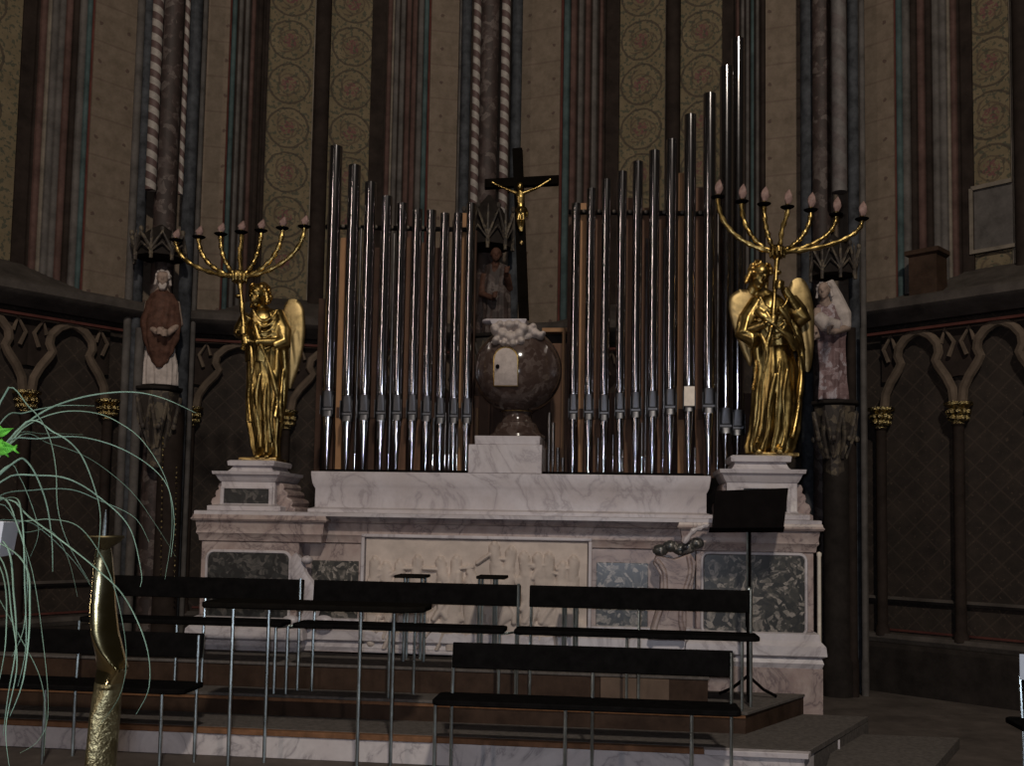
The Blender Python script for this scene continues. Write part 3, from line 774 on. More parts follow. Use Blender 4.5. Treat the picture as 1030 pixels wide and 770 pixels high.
# ============================================================ organ pipes
ORD = ['first', 'second', 'third', 'fourth', 'fifth', 'sixth', 'seventh', 'eighth', 'ninth', 'tenth', 'eleventh']
VPI = 1.86
def pipe(px_foot, px_body, ytop, ymouth, rpx, label, group, bright=False, VPI=1.86):
    uf, _ = U(px_foot, 471, VPI); ub, _ = U(px_body, ymouth, VPI)
    u = uf
    Yd = F(u, VPI, 0).y; r = rpx/1000*Yd
    z1 = U(px_body+1, ytop, VPI)[1]
    zm1 = U(px_body, ymouth, VPI)[1]; zm0 = U(px_body, ymouth+26, VPI)[1]
    z0 = ZP
    root = thing('organ_pipe', label, 'organ pipe', F(u, VPI, ZP), group)
    c = F(u, VPI, 0); c.z = 0
    m = MB(); m.use('tin')
    n = 28
    # body: an open tube, so the top shows its hollow
    ro, ri = r, r*.9
    prof = [(ri, z1-.25), (ri, z1), (ro, z1), (ro, zm1+.0), (ro*.98, zm1-.004)]
    m.lathe(prof, c, n); m.build('pipe_body', None, root, sharp=.8)
    # mouth: flattened upper lip, cut-up and lower lip between two ears
    m = MB(FT); m.use('tin_mouth')
    ring = lambda z, fl: [(u + r*.98*math.sin(2*PI*j/24), VPI + max(-r*fl, -r*.98*math.cos(2*PI*j/24)) , z) for j in range(24)]
    hm = zm1 - zm0
    m.loft([ring(zm1, 1), ring(zm1-hm*.22, .80), ring(zm1-hm*.62, .62), ring(zm1-hm*.66, .40), ring(zm1-hm*.74, .40), ring(zm1-hm*.78, .70), ring(zm0, .95)])
    m.build('pipe_mouth', None, root, label='dull grey flattened mouth')
    for s_ in (-1, 1):
        m = MB(FT); m.use('tin_mouth'); m.box(u+s_*r*.92, u+s_*(r*.92+.006), VPI-r*1.15, VPI-r*.1, zm0+hm*.08, zm1-hm*.2)
        m.build('mouth_ear', None, root, bevel=.002)
    if bright:
        m = MB(FT); m.use('glint_and_post'); m.box(u-r*.85, u+r*.85, VPI-r*1.12, VPI-r*1.05, zm0+hm*.2, zm1-hm*.05); m.build('mouth_glint_plate', None, root, label='plate painted pale for the light the mouth reflects')  # added pale plate, coloured like the bright reflection on this mouth
    m = MB(); m.use('tin')
    m.lathe([(r*.90, zm0), (.012, z0)], c, n)
    m.build('pipe_foot', None, root, sharp=.8)
    return root
left = [(328.5, 331.5, 148, 393, 6.6), (348, 350.5, 167, 398, 6.3), (365, 367.5, 184, 397, 6.0), (382, 384, 198, 397, 5.6), (398, 400, 205, 397, 5.5),
        (413.6, 415.5, 211, 397, 5.2), (428, 430, 212, 398, 5.0), (442, 444, 215, 400, 4.8), (455.5, 457.5, 215, 400, 4.6), (468.7, 470.5, 205, 400, 4.7)]
for i, (a, b, yt, ym, r_) in enumerate(left):
    pipe(a, b, yt, ym, r_, 'polished tin organ pipe, %s from the left in the rank left of the marble globe' % ORD[i], 'polished front pipes left of the globe')
right = [(576, 578.5, 205, 396, 4.6), (591.5, 594, 190, 396, 4.8), (607, 609, 181, 397, 4.9), (623, 625, 173, 395, 5.1), (639, 641, 163, 394, 5.3),
         (656, 658, 152, 393, 5.5), (673.6, 676, 141, 391, 5.8), (692.6, 695, 116, 388, 6.1), (712.6, 715, 95, 390, 6.6), (729.7, 731, 68, 410, 6.8), (741.7, 744, 40, 412, 6.8)]
for i, (a, b, yt, ym, r_) in enumerate(right):
    pipe(a, b, yt, ym, r_, 'polished tin organ pipe, %s from the left in the rank right of the marble globe' % ORD[i], 'polished front pipes right of the globe', bright=(i == 7), VPI=(1.86 if i < 9 else (2.12 if i == 9 else 2.25)))
# square wooden pipes of the rear rank, seen between the front feet
VW = 2.12
def wood_pipe(px, w, ytop, mat, side, k, tall=True):
    u, _ = U(px, 455, VW); zt = U(px, ytop, VW)[1]
    root = thing('wooden_organ_pipe', '%s square wooden organ pipe, %s from the left behind the %s-hand tin pipes' % ('tan' if mat == 'wood_tan' else 'brown', ORD[k], side), 'organ pipe', F(u, VW, ZP), 'square wooden pipes behind the %s-hand rank' % side)
    h = w*.0041
    m = MB(FT); m.use(mat)
    m.loft([[(u-h*a, VW-h*a, z), (u+h*a, VW-h*a, z), (u+h*a, VW+h*a, z), (u-h*a, VW+h*a, z)] for z, a in ((ZP+.0, .8), (ZP+.30, .8), (ZP+.42, 1), (zt, 1))])
    m.build('pipe_body', None, root, bevel=.002)
    m = MB(FT); m.use('wood_case'); m.box(u-h*.7, u+h*.7, VW-h-.01, VW-h+.01, ZP+.47, ZP+.56); m.build('mouth_cap', None, root, bevel=.002)
for k, (px, w, yt, mt) in enumerate([(341, 8, 240, 'wood_tan'), (374, 8, 250, 'wood_case'), (405, 10, 240, 'wood_mid'), (420, 9, 245, 'wood_mid'), (436, 8, 250, 'wood_case'), (463, 6, 215, 'wood_tan')]):
    wood_pipe(px, w, yt, mt, 'left', k)
for k, (px, w, yt, mt) in enumerate([(584, 6, 205, 'wood_tan'), (600, 9, 215, 'wood_mid'), (631, 9, 200, 'wood_mid'), (648, 9, 210, 'wood_mid'), (665, 10, 215, 'wood_mid'), (684.5, 7.5, 175, 'wood_tan'), (703, 9, 190, 'wood_mid'), (762, 9, 330, 'wood_mid')]):
    wood_pipe(px, w, yt, mt, 'right', k)
# thin dull metal pipes of the middle rank
VT = 2.0
def thin_pipe(px, yt, side, k, r_=.012):
    u, _ = U(px, 455, VT); zt = U(px, yt, VT)[1]; c = F(u, VT, 0); c.z = 0
    root = thing('small_organ_pipe', 'thin dull metal organ pipe, %s from the left behind the feet of the %s-hand rank' % (ORD[k], side), 'organ pipe', F(u, VT, ZP), 'thin metal pipes behind the %s-hand rank' % side)
    m = MB(); m.use('tin_dark'); m.lathe([(r_*.75, zt-.1), (r_*.75, zt), (r_, zt), (r_, ZP+.18), (r_*.7, ZP+.165), (r_, ZP+.15)], c, 14); m.build('pipe_body', None, root)
    m = MB(); m.use('tin'); m.lathe([(r_, ZP+.15), (r_*.35, ZP)], c, 14); m.build('pipe_foot', None, root)
for k, (px, yt) in enumerate([(357, 230), (391, 235), (435.5, 420), (447.5, 415), (451.5, 222), (459.5, 410)]): thin_pipe(px, yt, 'left', k)
for k, (px, yt) in enumerate([(601.5, 440), (616.5, 437), (626, 452), (645.5, 425), (649, 240), (667, 230), (699, 450), (721.5, 200)]): thin_pipe(px, yt, 'right', k)
for k, (px, yt) in enumerate([(552, 415), (556, 425), (561, 450), (566, 460)]):
    u, _ = U(px, 462, 1.95); zt = U(px, yt, 1.95)[1]; c = F(u, 1.95, 0); c.z = 0
    m = MB(); m.use('tin_dark'); m.lathe([(.008, ZP), (.016, ZP+.12), (.016, zt), (.012, zt), (.012, zt-.1)], c, 14)
    tag(m.build('small_organ_pipe'), 'short thin metal organ pipe, %s from the left in the gap right of the globe' % ORD[k], 'organ pipe', 'short pipes in the gap beside the globe')
# wooden case wall and rack rail behind the pipes
case = thing('organ_case', 'dark wooden back frame of the organ standing behind all the pipes', 'organ case', F(0, 2.4, ZP))
def case_panel(pa, pb, yt, mat, v=2.42, nm='back_panel'):
    a = U(pa, 450, v)[0]; b = U(pb, 450, v)[0]; zt = U((pa+pb)/2, yt, v)[1]
    m = MB(FT); m.use(mat); m.box(a, b, v, v+.03, ZP, zt); m.build(nm, None, case, bevel=.003)
case_panel(324, 476, 395, 'wood_case'); case_panel(570, 764, 395, 'wood_case'); case_panel(477, 569, 385, 'wood_case')
case_panel(476, 492, 398, 'wood_mid', 2.40, 'frame_board'); case_panel(553, 572, 345, 'wood_mid', 2.40, 'frame_board'); case_panel(316, 322, 300, 'wood_case', 2.40, 'frame_board')
def rail(pa, ya, pb, yb, side, knobs):
    pA, pB = UW(pa, ya, 2.05), UW(pb, yb, 2.05)
    r_ = obj_r = MB(); r_.use('blackmetal'); r_.tube([pA, pB], .022, 8)
    rr_ = r_.build('rack_rail', None, case)
    for px in knobs:
        t = (px-pa)/(pb-pa); p = pA.lerp(pB, t) + Vector((0, -.03, 0))
        k = MB(); k.use('p_pale'); k.ell(p, .016, n=10, m=7); k.build('rail_knob', None, rr_, origin=p)
rail(572, 213, 722, 215, 'right', [587.5, 603, 618, 634, 650, 668, 686, 704])
rail(328, 228, 474, 231, 'left', [346, 362, 379, 395, 411, 426])
for px in (334, 474, 572, 720):
    yt = 232 if px < 500 else 214
    u = U(px, 400, 2.08)[0]; m = MB(FT); m.use('wood_case'); m.box(u-.02, u+.02, 2.07, 2.11, ZP, U(px, yt, 2.08)[1]); m.build('rack_post', None, case)
for px, yt in ((480, 410), (566, 330)):
    u = U(px, 430, 2.38)[0]; m = MB(FT); m.use('wood_tan'); m.box(u-.012, u+.012, 2.36, 2.40, ZP, U(px, yt, 2.38)[1]); m.build('frame_batten', None, case)
m = MB(FT); m.use('wood_tan'); a = U(546, 333, 2.5); b = U(573, 333, 2.5); m.box(a[0], b[0]+.1, 2.42, 2.52, a[1]-.02, a[1]+.015); m.build('frame_batten', None, case)

# ============================================================ tabernacle globe, cross
VG = 1.92
gp = UW(521, 373, VG); gr = 44.5/1000*gp.y
fg = FTi @ gp
tab = thing('tabernacle', 'brown polished marble globe tabernacle with a small arched white door between the pipe ranks', 'tabernacle', F(fg.x, VG, zR))
def gz(y, x=521, v=None): return U(x, y, VG if v is None else v)[1]
m = MB(FT); m.use('marble'); a = U(471, 460, VG-.30)[0]; b = U(545, 460, VG-.30)[0]; v0 = VG-.30
m.mould(a, b, v0, VG+.25, [(zR+.001, 0), (gz(447, v=v0), 0)]); m.mould(a+.05, b-.02, v0+.02, VG+.22, [(gz(447, v=v0)+.001, 0), (gz(438, v=v0), .005)])
m.build('plinth_block', None, tab, bevel=.005, label='white marble double block')
m = MB(); m.use('globe'); cc = Vector((gp.x, gp.y, 0))
zt0 = gz(438); zt1 = gz(426); zt2 = gz(414)
m.lathe([(.24, zt0-.02), (.235, zt0), (.20, zt0+.02), (.16, zt1), (.135, zt1+.01), (.115, zt1+.05), (.12, zt2-.01), (.15, zt2+.03)], cc, 32)
m.build('foot', None, tab)
m = MB(); m.use('globe'); m.ell(gp, gr, gr, gr, n=56, m=36); m.build('globe', None, tab)
m = MB(); m.use('gold_dim'); ring = [Vector((gp.x+.128*math.cos(2*PI*j/32), gp.y+.128*math.sin(2*PI*j/32), zt2)) for j in range(33)]; m.tube(ring, .007, 6); m.build('gilt_ring', None, tab)
# arched door lying on the sphere
def onglobe(px, py, off):
    o = Vector((0, 0, EYE)); d = (P(px, py, 10) - o).normalized(); L = gp - o
    t = L.dot(d); d2 = L.length_squared - t*t; R_ = gr + off
    return o + d*(t - math.sqrt(max(R_*R_ - d2, 1e-6)))
dcx, hw, yb, ya = 508.8, 12.0, 388, 361
out = [(dcx-hw, yb), (dcx+hw, yb), (dcx+hw, ya)] + [(dcx+hw*math.cos(t_), ya-hw*1.0*math.sin(t_)) for t_ in [PI*k/10 for k in range(1, 10)]] + [(dcx-hw, ya)]
vs = []; fs = []; K = 7
for off in (.014, -.01):
    for ri in range(K+1):
        s_ = ri/K
        for (x, y) in out: vs.append(onglobe(dcx+(x-dcx)*max(s_, .02), 372+(y-372)*max(s_, .02), off))
n_ = len(out)
for q in (0, 1):
    o_ = q*(K+1)*n_
    for ri in range(K):
        for j in range(n_): k_ = (j+1) % n_; fs.append((o_+ri*n_+j, o_+ri*n_+k_, o_+(ri+1)*n_+k_, o_+(ri+1)*n_+j))
    fs.append(tuple(o_+j for j in range(n_)))
for j in range(n_): k_ = (j+1) % n_; fs.append((K*n_+j, K*n_+k_, (2*K+1)*n_+k_, (2*K+1)*n_+j))
m = MB(); m.use('robe_white'); m.add(vs, fs); door = m.build('door', None, tab, label='small arched white marble door')
m = MB(); m.use('gold'); pts = [onglobe(x, y, .014) for x, y in out]; m.tube(pts + [pts[0]], .006, 6); m.build('gilt_frame', None, door)
m = MB(); m.use('blackmetal'); m.ell(onglobe(500.5, 368.5, .016), .017, .01, .019); m.build('keyhole_plate', None, door)
# carved cloud of cherub heads with a slab above
random.seed(5)
m = MB(); m.use('robe_white')
tp = lambda x, y, off=0.0: onglobe(x, y, off) if (x-521)**2+(y-373)**2 < 43**2 else UW(x, y, VG-.18)
for (x, y, r_) in [(499, 333, 5), (506, 337, 6), (514, 340, 6.5), (522, 337, 6), (526, 331, 6), (503, 327, 4.5), (512, 328, 6), (520, 327, 5), (499, 343, 4.5), (507, 346, 4), (516, 347, 4.5), (524, 344, 4.5), (497, 330, 4)]:
    p = UW(x, y, VG-.27); m.ell(p, r_*.0081, .11, r_*.0081, n=12, m=8)
for (x, y, r_) in [(532, 333, 6), (538, 336, 5.5), (543, 338, 4.5), (530, 340, 5), (536, 329, 4), (546, 336, 3)]:
    p = UW(x, y, VG-.20); m.ell(p, r_*.0085, .10, r_*.0078, n=12, m=8)
m.build('cloud_carving', None, tab, remesh=.009, smooth=2, label='white carved cloud of small heads')
m = MB(FT); m.use('marble'); a = U(494, 323, VG-.30)[0]; b = U(529, 323, VG-.30)[0]; z0_ = U(512, 324.5, VG-.3)[1]
m.mould(a, b, VG-.32, VG+.12, [(z0_-.015, -.01), (z0_, 0), (z0_+.025, .008), (z0_+.03, .0)])
q0 = U(486, 318, VG-.3); 
m.ell((a-.03, VG-.2, z0_+.03), .06, .08, .022)
m.build('top_slab', None, tab, bevel=.003)

VC = 1.90
cb = UW(527, 322, VC)
cross = thing('crucifix', 'black wooden cross with a small gilded figure standing on the tabernacle globe', 'crucifix', cb)
ct = UW(520.5, 150, VC)
m = MB(); m.use('cross')
hw = 5.0/1000*cb.y; hd = .035
def cam_box(m, A, B, hw, hd):
    ax = (B-A).normalized(); sd = Vector((1, -.11, 0)); sd = (sd - ax*sd.dot(ax)).normalized(); dp = ax.cross(sd).normalized()
    m.loft([[A-sd*hw-dp*hd, A+sd*hw-dp*hd, A+sd*hw+dp*hd, A-sd*hw+dp*hd], [B-sd*hw-dp*hd, B+sd*hw-dp*hd, B+sd*hw+dp*hd, B-sd*hw+dp*hd]])
cam_box(m, cb + Vector((0, 0, .0)), ct, hw, hd)
m.build('cross_post', None, cross, bevel=.004)
m = MB(); m.use('cross'); A_ = UW(487.5, 185.5, VC); B_ = UW(562, 181.5, VC)
ax = (B_-A_).normalized(); up = Vector((0, 0, 1))
h = .038
m.loft([[q+Vector((0, -hd*1.0, -h)), q+Vector((0, hd, -h)), q+Vector((0, hd, h)), q+Vector((0, -hd, h))] for q in (A_, B_)])
m.build('cross_beam', None, cross, bevel=.004)
m = MB(); m.use('gold')
G = lambda x, y, d=0: UW(x, y, VC-.07-d)
k = .0083
m.ell(G(523, 187.5, .01), 3.4*k, 3.6*k, 4.6*k, n=12, m=8)                    # head
m.tube([G(523.5, 191), G(524, 194)], [1.6*k, 1.8*k], 8)
m.tube([G(524, 193), G(523.5, 198, .01), G(523.5, 205, .01), G(524, 212, .012)], [4.0*k, 4.6*k, 3.4*k, 3.9*k], 12, flat=.6)
m.tube([G(520.5, 194.5), G(509, 190, -.01), G(497, 184.5, -.02)], [2.1*k, 1.6*k, 1.1*k], 8)
m.tube([G(527, 194), G(541, 188.5, -.01), G(552, 181.5, -.02)], [2.1*k, 1.6*k, 1.1*k], 8)
m.ell(G(495.5, 183.5, -.02), 1.8*k, 1.2*k, 1.4*k); m.ell(G(553.5, 180.5, -.02), 1.8*k, 1.2*k, 1.4*k)
m.tube([G(522.5, 213, .01), G(521, 221, .03), G(522.5, 228, .0), G(524, 233)], [2.6*k, 2.2*k, 1.6*k, 1.2*k], 8)
m.tube([G(526, 213, .01), G(526.5, 221, .035), G(525.5, 228, .0), G(525, 233)], [2.6*k, 2.2*k, 1.6*k, 1.2*k], 8)
m.tube([G(519.5, 211), G(524, 212.5, .02), G(529.5, 210)], [2.2*k, 4.2*k, 2.4*k], 10)
m.ell(G(530, 215), 1.8*k, 1.2*k, 4.5*k)
body = m.build('figure', None, cross, remesh=.006, smooth=2, label='small gilded crucified figure')
m = MB(); m.use('gold_dim'); m.ell(UW(524.5, 244, VC-.045), .018, .012, .022); m.build('nailed_plate', None, cross)

# ============================================================ gilded angels
def head(m, c, r, face, tilt=0):
    """c centre, r half the head height, face a unit direction"""
    f = Vector(face).normalized(); s_ = f.cross(Vector((0, 0, 1))).normalized(); u_ = s_.cross(f).normalized()
    M_ = Matrix((s_, f, u_)).transposed()
    if tilt: M_ = Matrix.Rotation(tilt, 3, f) @ M_
    q = lambda a, b, c_: c + M_ @ Vector((a*r, b*r, c_*r))
    m.ell(q(0, -.08, .18), r*.74, r*.86, r*.80, M_, 20, 14)
    m.ell(q(0, .20, -.28), r*.56, r*.56, r*.68, M_, 18, 12)
    m.ell(q(0, .50, -.80), r*.22, r*.20, r*.18, M_, 10, 8)
    m.tube([q(0, .74, .22), q(0, .93, -.10), q(0, .78, -.20)], [r*.08, r*.13, r*.12], 8)
    for k in (-1, 1):
        m.tube([q(k*.10, .74, .26), q(k*.30, .72, .31), q(k*.50, .55, .22)], [r*.07, r*.08, r*.05], 6)
        m.ell(q(k*.27, .64, .10), r*.13, r*.09, r*.08, M_, 8, 6)
        m.ell(q(k*.36, .48, -.22), r*.2, r*.18, r*.2, M_, 8, 6)
        m.ell(q(k*.72, -.05, -.02), r*.09, r*.16, r*.22, M_, 8, 6)
    m.tube([q(-.2, .68, -.42), q(0, .76, -.40), q(.2, .68, -.42)], [r*.05, r*.09, r*.05], 6)
    m.tube([q(-.15, .67, -.53), q(0, .73, -.54), q(.15, .67, -.53)], [r*.05, r*.09, r*.05], 6)
    m.tube([q(0, -.1, -.5), q(0, -.25, -1.5)], [r*.42, r*.46], 12)
    return M_, q
def curls(m, q, M_, r, n, seed, back=1.0):
    rnd = random.Random(seed)
    for i in range(n):
        a = rnd.uniform(-PI, PI); e = rnd.uniform(-.15, 1.0)
        x = .80*math.cos(a)*math.sqrt(max(0, 1-e*e*.8)); y = -.12+.9*math.sin(a)*math.sqrt(max(0, 1-e*e*.8)); z = .2+.78*e
        if y > .30 and z < .85: continue
        m.ell(q(x, y, z), r*rnd.uniform(.13, .22), r*rnd.uniform(.13, .2), r*rnd.uniform(.12, .2), M_, 8, 6)
    for k in (-1, 1):
        for j in range(5):
            m.ell(q(k*(.72+.04*j), -.2+.05*j, .15-.22*j), r*.2, r*.24, r*.17, M_, 8, 6)
    for j in range(9): m.ell(q(-.5+.125*j, -.82, -.15-.15*(j % 3)), r*.2, r*.2, r*.25, M_, 8, 6)
def grip_hand(m, wrist, grip, axis, r_obj, size, side=1):
    """palm beside the shaft, four fingers and a thumb closed round it"""
    axis = Vector(axis).normalized(); wrist = Vector(wrist); grip = Vector(grip)
    to = (grip - wrist); to -= axis*to.dot(axis); to.normalize()
    sd = axis.cross(to).normalized()*side
    fr = size*.105; R0 = r_obj + fr*.9
    palm = grip - to*(r_obj + size*.12)
    m.tube([wrist, wrist.lerp(palm, .5), palm], [size*.17, size*.2, size*.24], 10, flat=.7, up=to)
    for i in range(4):
        c = grip + axis*size*(.30 - .20*i); L_ = (1.0, 1.1, 1.02, .85)[i]
        pts = []
        for k in range(7):
            a = -PI + .35 + k/6*3.9*L_
            pts.append(c + (to*math.cos(a) + sd*math.sin(a))*R0)
        m.tube(pts, [fr*1.1, fr*1.1, fr, fr*1.05, fr*.95, fr*.9, fr*.7], 7)
    c = grip + axis*size*.46; pts = [palm + axis*size*.25 - sd*size*.1]
    for k in range(5):
        a = PI - .2 - k/4*2.3
        pts.append(c + (to*math.cos(a) + sd*math.sin(a))*(R0*1.05))
    m.tube(pts, [fr*1.4, fr*1.25, fr*1.2, fr*1.15, fr, fr*.8], 7)
def robe(m, secs, Y, k, folds, twist=1.0, seed=0, depth=.62, nr=90, ns=120):
    """secs: (row, left px, right px, fold strength); drapery as rings with ridged folds"""
    ys = [s_[0] for s_ in secs]; rings = []
    ph = [seed*1.7+.3*i for i in range(6)]
    for i in range(nr+1):
        y = ys[0] + (ys[-1]-ys[0])*i/nr
        j = 0
        while j < len(secs)-2 and (secs[j+1][0] < y if ys[0] < ys[-1] else secs[j+1][0] > y): j += 1
        t = (y-secs[j][0])/(secs[j+1][0]-secs[j][0]); t = t*t*(3-2*t)
        xl = secs[j][1]*(1-t)+secs[j+1][1]*t; xr = secs[j][2]*(1-t)+secs[j+1][2]*t; am = secs[j][3]*(1-t)+secs[j+1][3]*t
        c = P((xl+xr)/2, y, Y); a = (xr-xl)/2*k
        hz = i/nr
        ring = []
        for q_ in range(ns):
            th = 2*PI*q_/ns
            w = 0
            for n_, kk in enumerate(folds):
                sgn = math.sin(kk*th + ph[n_] + twist*hz*(1+.6*n_)*3 + .9*math.sin(2*th+hz*5+seed))
                w += (abs(sgn)**.7*(1 if sgn > 0 else -1))/(1+n_*.6)
            rr_ = 1 + am*w*.5
            ring.append((c.x + a*rr_*math.cos(th), c.y + max(a*depth, .05)*rr_*math.sin(th), c.z))
        rings.append(ring)
    m.loft(rings)
def wing(name, outline, Y, k, mat, parent, thick=.035, bow=.05, label=None, rows=5):
    """a feathered wing: its outline in the frame gives size and place; thickness, bow and feather ridges are modelled"""
    pts = smooth_path(outline + [outline[0]], 4)[:-1]
    W_ = [P(x, y, Y) for x, y in pts]
    c = sum(W_, Vector())/len(W_)
    zmin = min(p.z for p in W_); zmax = max(p.z for p in W_)
    vs = []; fs = []; K = 9; n_ = len(W_)
    for q in (0, 1):
        for ri in range(K+1):
            s_ = max(.03, ri/K)
            for p in W_:
                w = c + (p-c)*s_
                e = math.sqrt(max(0, 1-s_**2.2))
                hz = (w.z-zmin)/(zmax-zmin)
                fe = .006*abs(math.sin((w.x*26+hz*3)*2.1)) if hz < .62 else .005*abs(math.sin(hz*34+2*math.sin(w.x*40)))
                off = (-1 if q == 0 else 1)*(thick*e*.6+.005) - (fe*e if q == 0 else 0) + bow*(1-hz)**2 - bow*.5*math.sin(hz*PI)
                vs.append(w + Vector((0, off, 0)))
    for q in (0, 1):
        o_ = q*(K+1)*n_
        for ri in range(K):
            for j in range(n_): k_ = (j+1) % n_; fs.append((o_+ri*n_+j, o_+ri*n_+k_, o_+(ri+1)*n_+k_, o_+(ri+1)*n_+j))
        fs.append(tuple(o_+j for j in range(n_)))
    for j in range(n_): k_ = (j+1) % n_; fs.append((K*n_+j, K*n_+k_, (2*K+1)*n_+k_, (2*K+1)*n_+j))
    m = MB(); m.use(mat); m.add(vs, fs)
    return m.build(name, None, parent, sharp=1.2, label=label)
def candelabrum(label, pole_pts, hub, pans, Y, lean, k, bulbs, tilt=0):
    hubp = P(*hub, Y)
    root = thing('candelabrum', label, 'candelabrum', P(*pole_pts[-1][:2], Y))
    pts = [P(x, y, Y + d) for x, y, d in [(a[0], a[1], a[2]+.12 if len(a) > 2 else 0) for a in [hub] + pole_pts]]
    fine = []
    for a, b in zip(pts[:-1], pts[1:]):
        for i in range(14): fine.append(a.lerp(b, i/14))
    fine.append(pts[-1])
    m = MB(); m.use('gold'); m.tube(fine, [(.019 + .0045*math.sin(i*1.25)) for i in range(len(fine))], 12)
    m.ell(hubp + Vector((0, 0, -.16)), .032, .032, .02); m.build('stem', None, root)
    m = MB(); m.use('gold'); m.lathe([(.02, -.06), (.045, -.03), (.062, .0), (.058, .04), (.035, .06)], hubp, 16)
    for j in range(10):
        a = 2*PI*j/10; m.ell(hubp+Vector((.055*math.cos(a), .055*math.sin(a), .0)), .014, .014, .045, n=8, m=6)
    m.build('hub', None, root)
    for i, (x, y) in enumerate(pans):
        dd = tilt*(i-3)
        q = P(x, y+4, Y+dd); s_ = (x-hub[0]); 
        if abs(i-3) == 0: mid = [hubp.lerp(q, t) + Vector((.006*math.sin(t*9), 0, 0)) for t in [j/14 for j in range(15)]]
        else:
            # quarter ellipse: leaves the hub sideways and turns up to the pan
            mid = []
            for j in range(25):
                t = j/24*PI/2
                fx = math.sin(t)**(1.0 if abs(i-3) > 1 else 1.15); fz = (1-math.cos(t))
                mid.append(hubp + Vector(((q.x-hubp.x)*fx, (q.y-hubp.y)*fx, (q.z-hubp.z)*(.80*fz+.20*j/24))))
        m = MB(); m.use('gold'); m.tube(mid, [.0185 + .005*math.sin(j*1.9+i) for j in range(len(mid))], 10)
        br = m.build('branch', None, root)
        m = MB(); m.use('blackmetal'); m.lathe([(.012, -.018), (.030, -.012), (.052, .0), (.056, .006), (.050, .006), (.028, .002)], q + Vector((0, 0, .012)), 20); m.build('drip_pan', None, br, label='dark round drip pan')
        if bulbs:
            h = .075*(1 if i not in (5,) else .7)
            m = MB(); m.use('gold'); m.lathe([(.016, .01), (.020, .03), (.013, .045)], q, 12); m.build('candle_socket', None, br)
            m = MB(); m.use('glass_flame')
            prof = [(.012, .03), (.024, .055), (.030, .08), (.028, .105), (.020, .13), (.010, .150), (.002, .162)]
            rings = []
            for r_, z_ in prof:
                rings.append([q + Vector((r_*(1+.22*math.sin(3*a+z_*40))*math.cos(a) + (z_-.03)*.12, r_*(1+.22*math.sin(3*a+z_*40))*math.sin(a), z_*bulbs)) for a in [2*PI*j/14 for j in range(14)]])
            m.loft(rings); m.build('flame_bulb', None, br, label='dusty flame-shaped bulb')
    return root

# right-hand angel -------------------------------------------------
YA = F(2.05, 1.82, 0).y; kA = YA/1000
angR = thing('angel_statue', 'gilded angel statue with both wings showing, on the pedestal right of the organ pipes', 'statue', P(777, 456, YA))
m = MB(); m.use('gold')
hc = P(764, 277, YA-.07); face = Vector((.28, -1, -.42)).normalized()
M_, q_ = head(m, hc, 13.5*kA, face, R(-12))
pole_dir = (P(787, 265, YA-.12) - P(776, 335, YA-.16)).normalized()
sh1 = P(762, 308, YA-.02); el1 = P(749.5, 334, YA-.10); wr1 = P(770, 325, YA-.2)
sh2 = P(792, 305, YA-.02); el2 = P(806, 318, YA-.08); wr2 = P(788.5, 290, YA-.13)
m.tube([P(764, 292, YA-.03), P(768, 300, YA), P(776, 320, YA), P(778, 350, YA)], [.06, .12, .16, .14], 16, flat=.7)
m.tube([sh1, sh1.lerp(el1, .5), el1, wr1], [.066, .06, .05, .033], 12); m.tube([sh2, sh2.lerp(el2, .5), el2, wr2], [.066, .058, .050, .033], 12)
g1 = P(777.5, 322, YA-.19); g2 = P(783.5, 287, YA-.165)
grip_hand(m, wr1, g1, pole_dir, .022, .10, 1); grip_hand(m, wr2, g2, pole_dir, .022, .10, -1)
for fx in (765, 786): m.tube([P(777, 345, YA), P((777+fx)/2, 390, YA-.02), P(fx, 440, YA-.03)], [.09, .07, .045], 10); m.tube([P(fx, 446, YA-.06), P(fx-1, 452.5, YA-.13), P(fx-2, 454, YA-.22)], [.045, .04, .025], 10, flat=.7)
m.build('body', None, angR, remesh=.0075, smooth=1)
m = MB(); m.use('gold_bright'); curls(m, q_, M_, 13.5*kA, 90, 3); m.build('hair', None, angR, remesh=.0075)
m = MB(); m.use('gold')
robe(m, [(296, 771, 779, .0), (300, 765, 787, .02), (305, 760, 793, .04), (318, 757, 797, .06), (336, 757, 798, .07), (352, 759, 797, .08), (372, 758, 801, .10), (400, 757, 804, .15), (430, 756, 802, .19), (450, 753, 798, .22), (456, 754, 795, .22)], YA, kA, (9, 17, 5), 1.2, 2)
for pts, w in [([(760, 312), (768, 318), (782, 330), (793, 338), (802, 350), (806, 372), (804, 400), (803, 425)], 3.6),
               ([(783, 308), (792, 320), (799, 334), (806, 350), (807, 380), (802, 415), (797, 440)], 3.4),
               ([(770, 312), (778, 325), (790, 338), (800, 352)], 2.6), ([(765, 335), (772, 355), (766, 385), (763, 420), (757, 448)], 2.6),
               ([(792, 370), (788, 400), (790, 430), (786, 450)], 2.6), ([(780, 375), (774, 405), (771, 435), (766, 452)], 2.8), ([(785, 360), (782, 395), (780, 430), (776, 450)], 2.2)]:
    sp = smooth_path(pts, 5)
    m.tube([P(x, y, YA - .5*(.045*kA*1000/7.6) - .19*math.sqrt(max(.05, 1-((x-780)/27)**2))) for x, y in sp], [w*kA*(.7+.3*math.sin(i*.5)) for i in range(len(sp))], 8)
m.ell(P(776, 312, YA-.06), .125, .10, .14, n=20, m=14)
for i in range(6):
    y0 = 300+4.5*i; m.tube([P(x, y, YA-.06-.105*math.sqrt(max(.1, 1-((x-777)/26)**2))) for x, y in smooth_path([(764-i*.6, y0-2), (771, y0+9), (779, y0+13+i), (788, y0+8+i), (793, y0-1)], 5)], .011, 7)
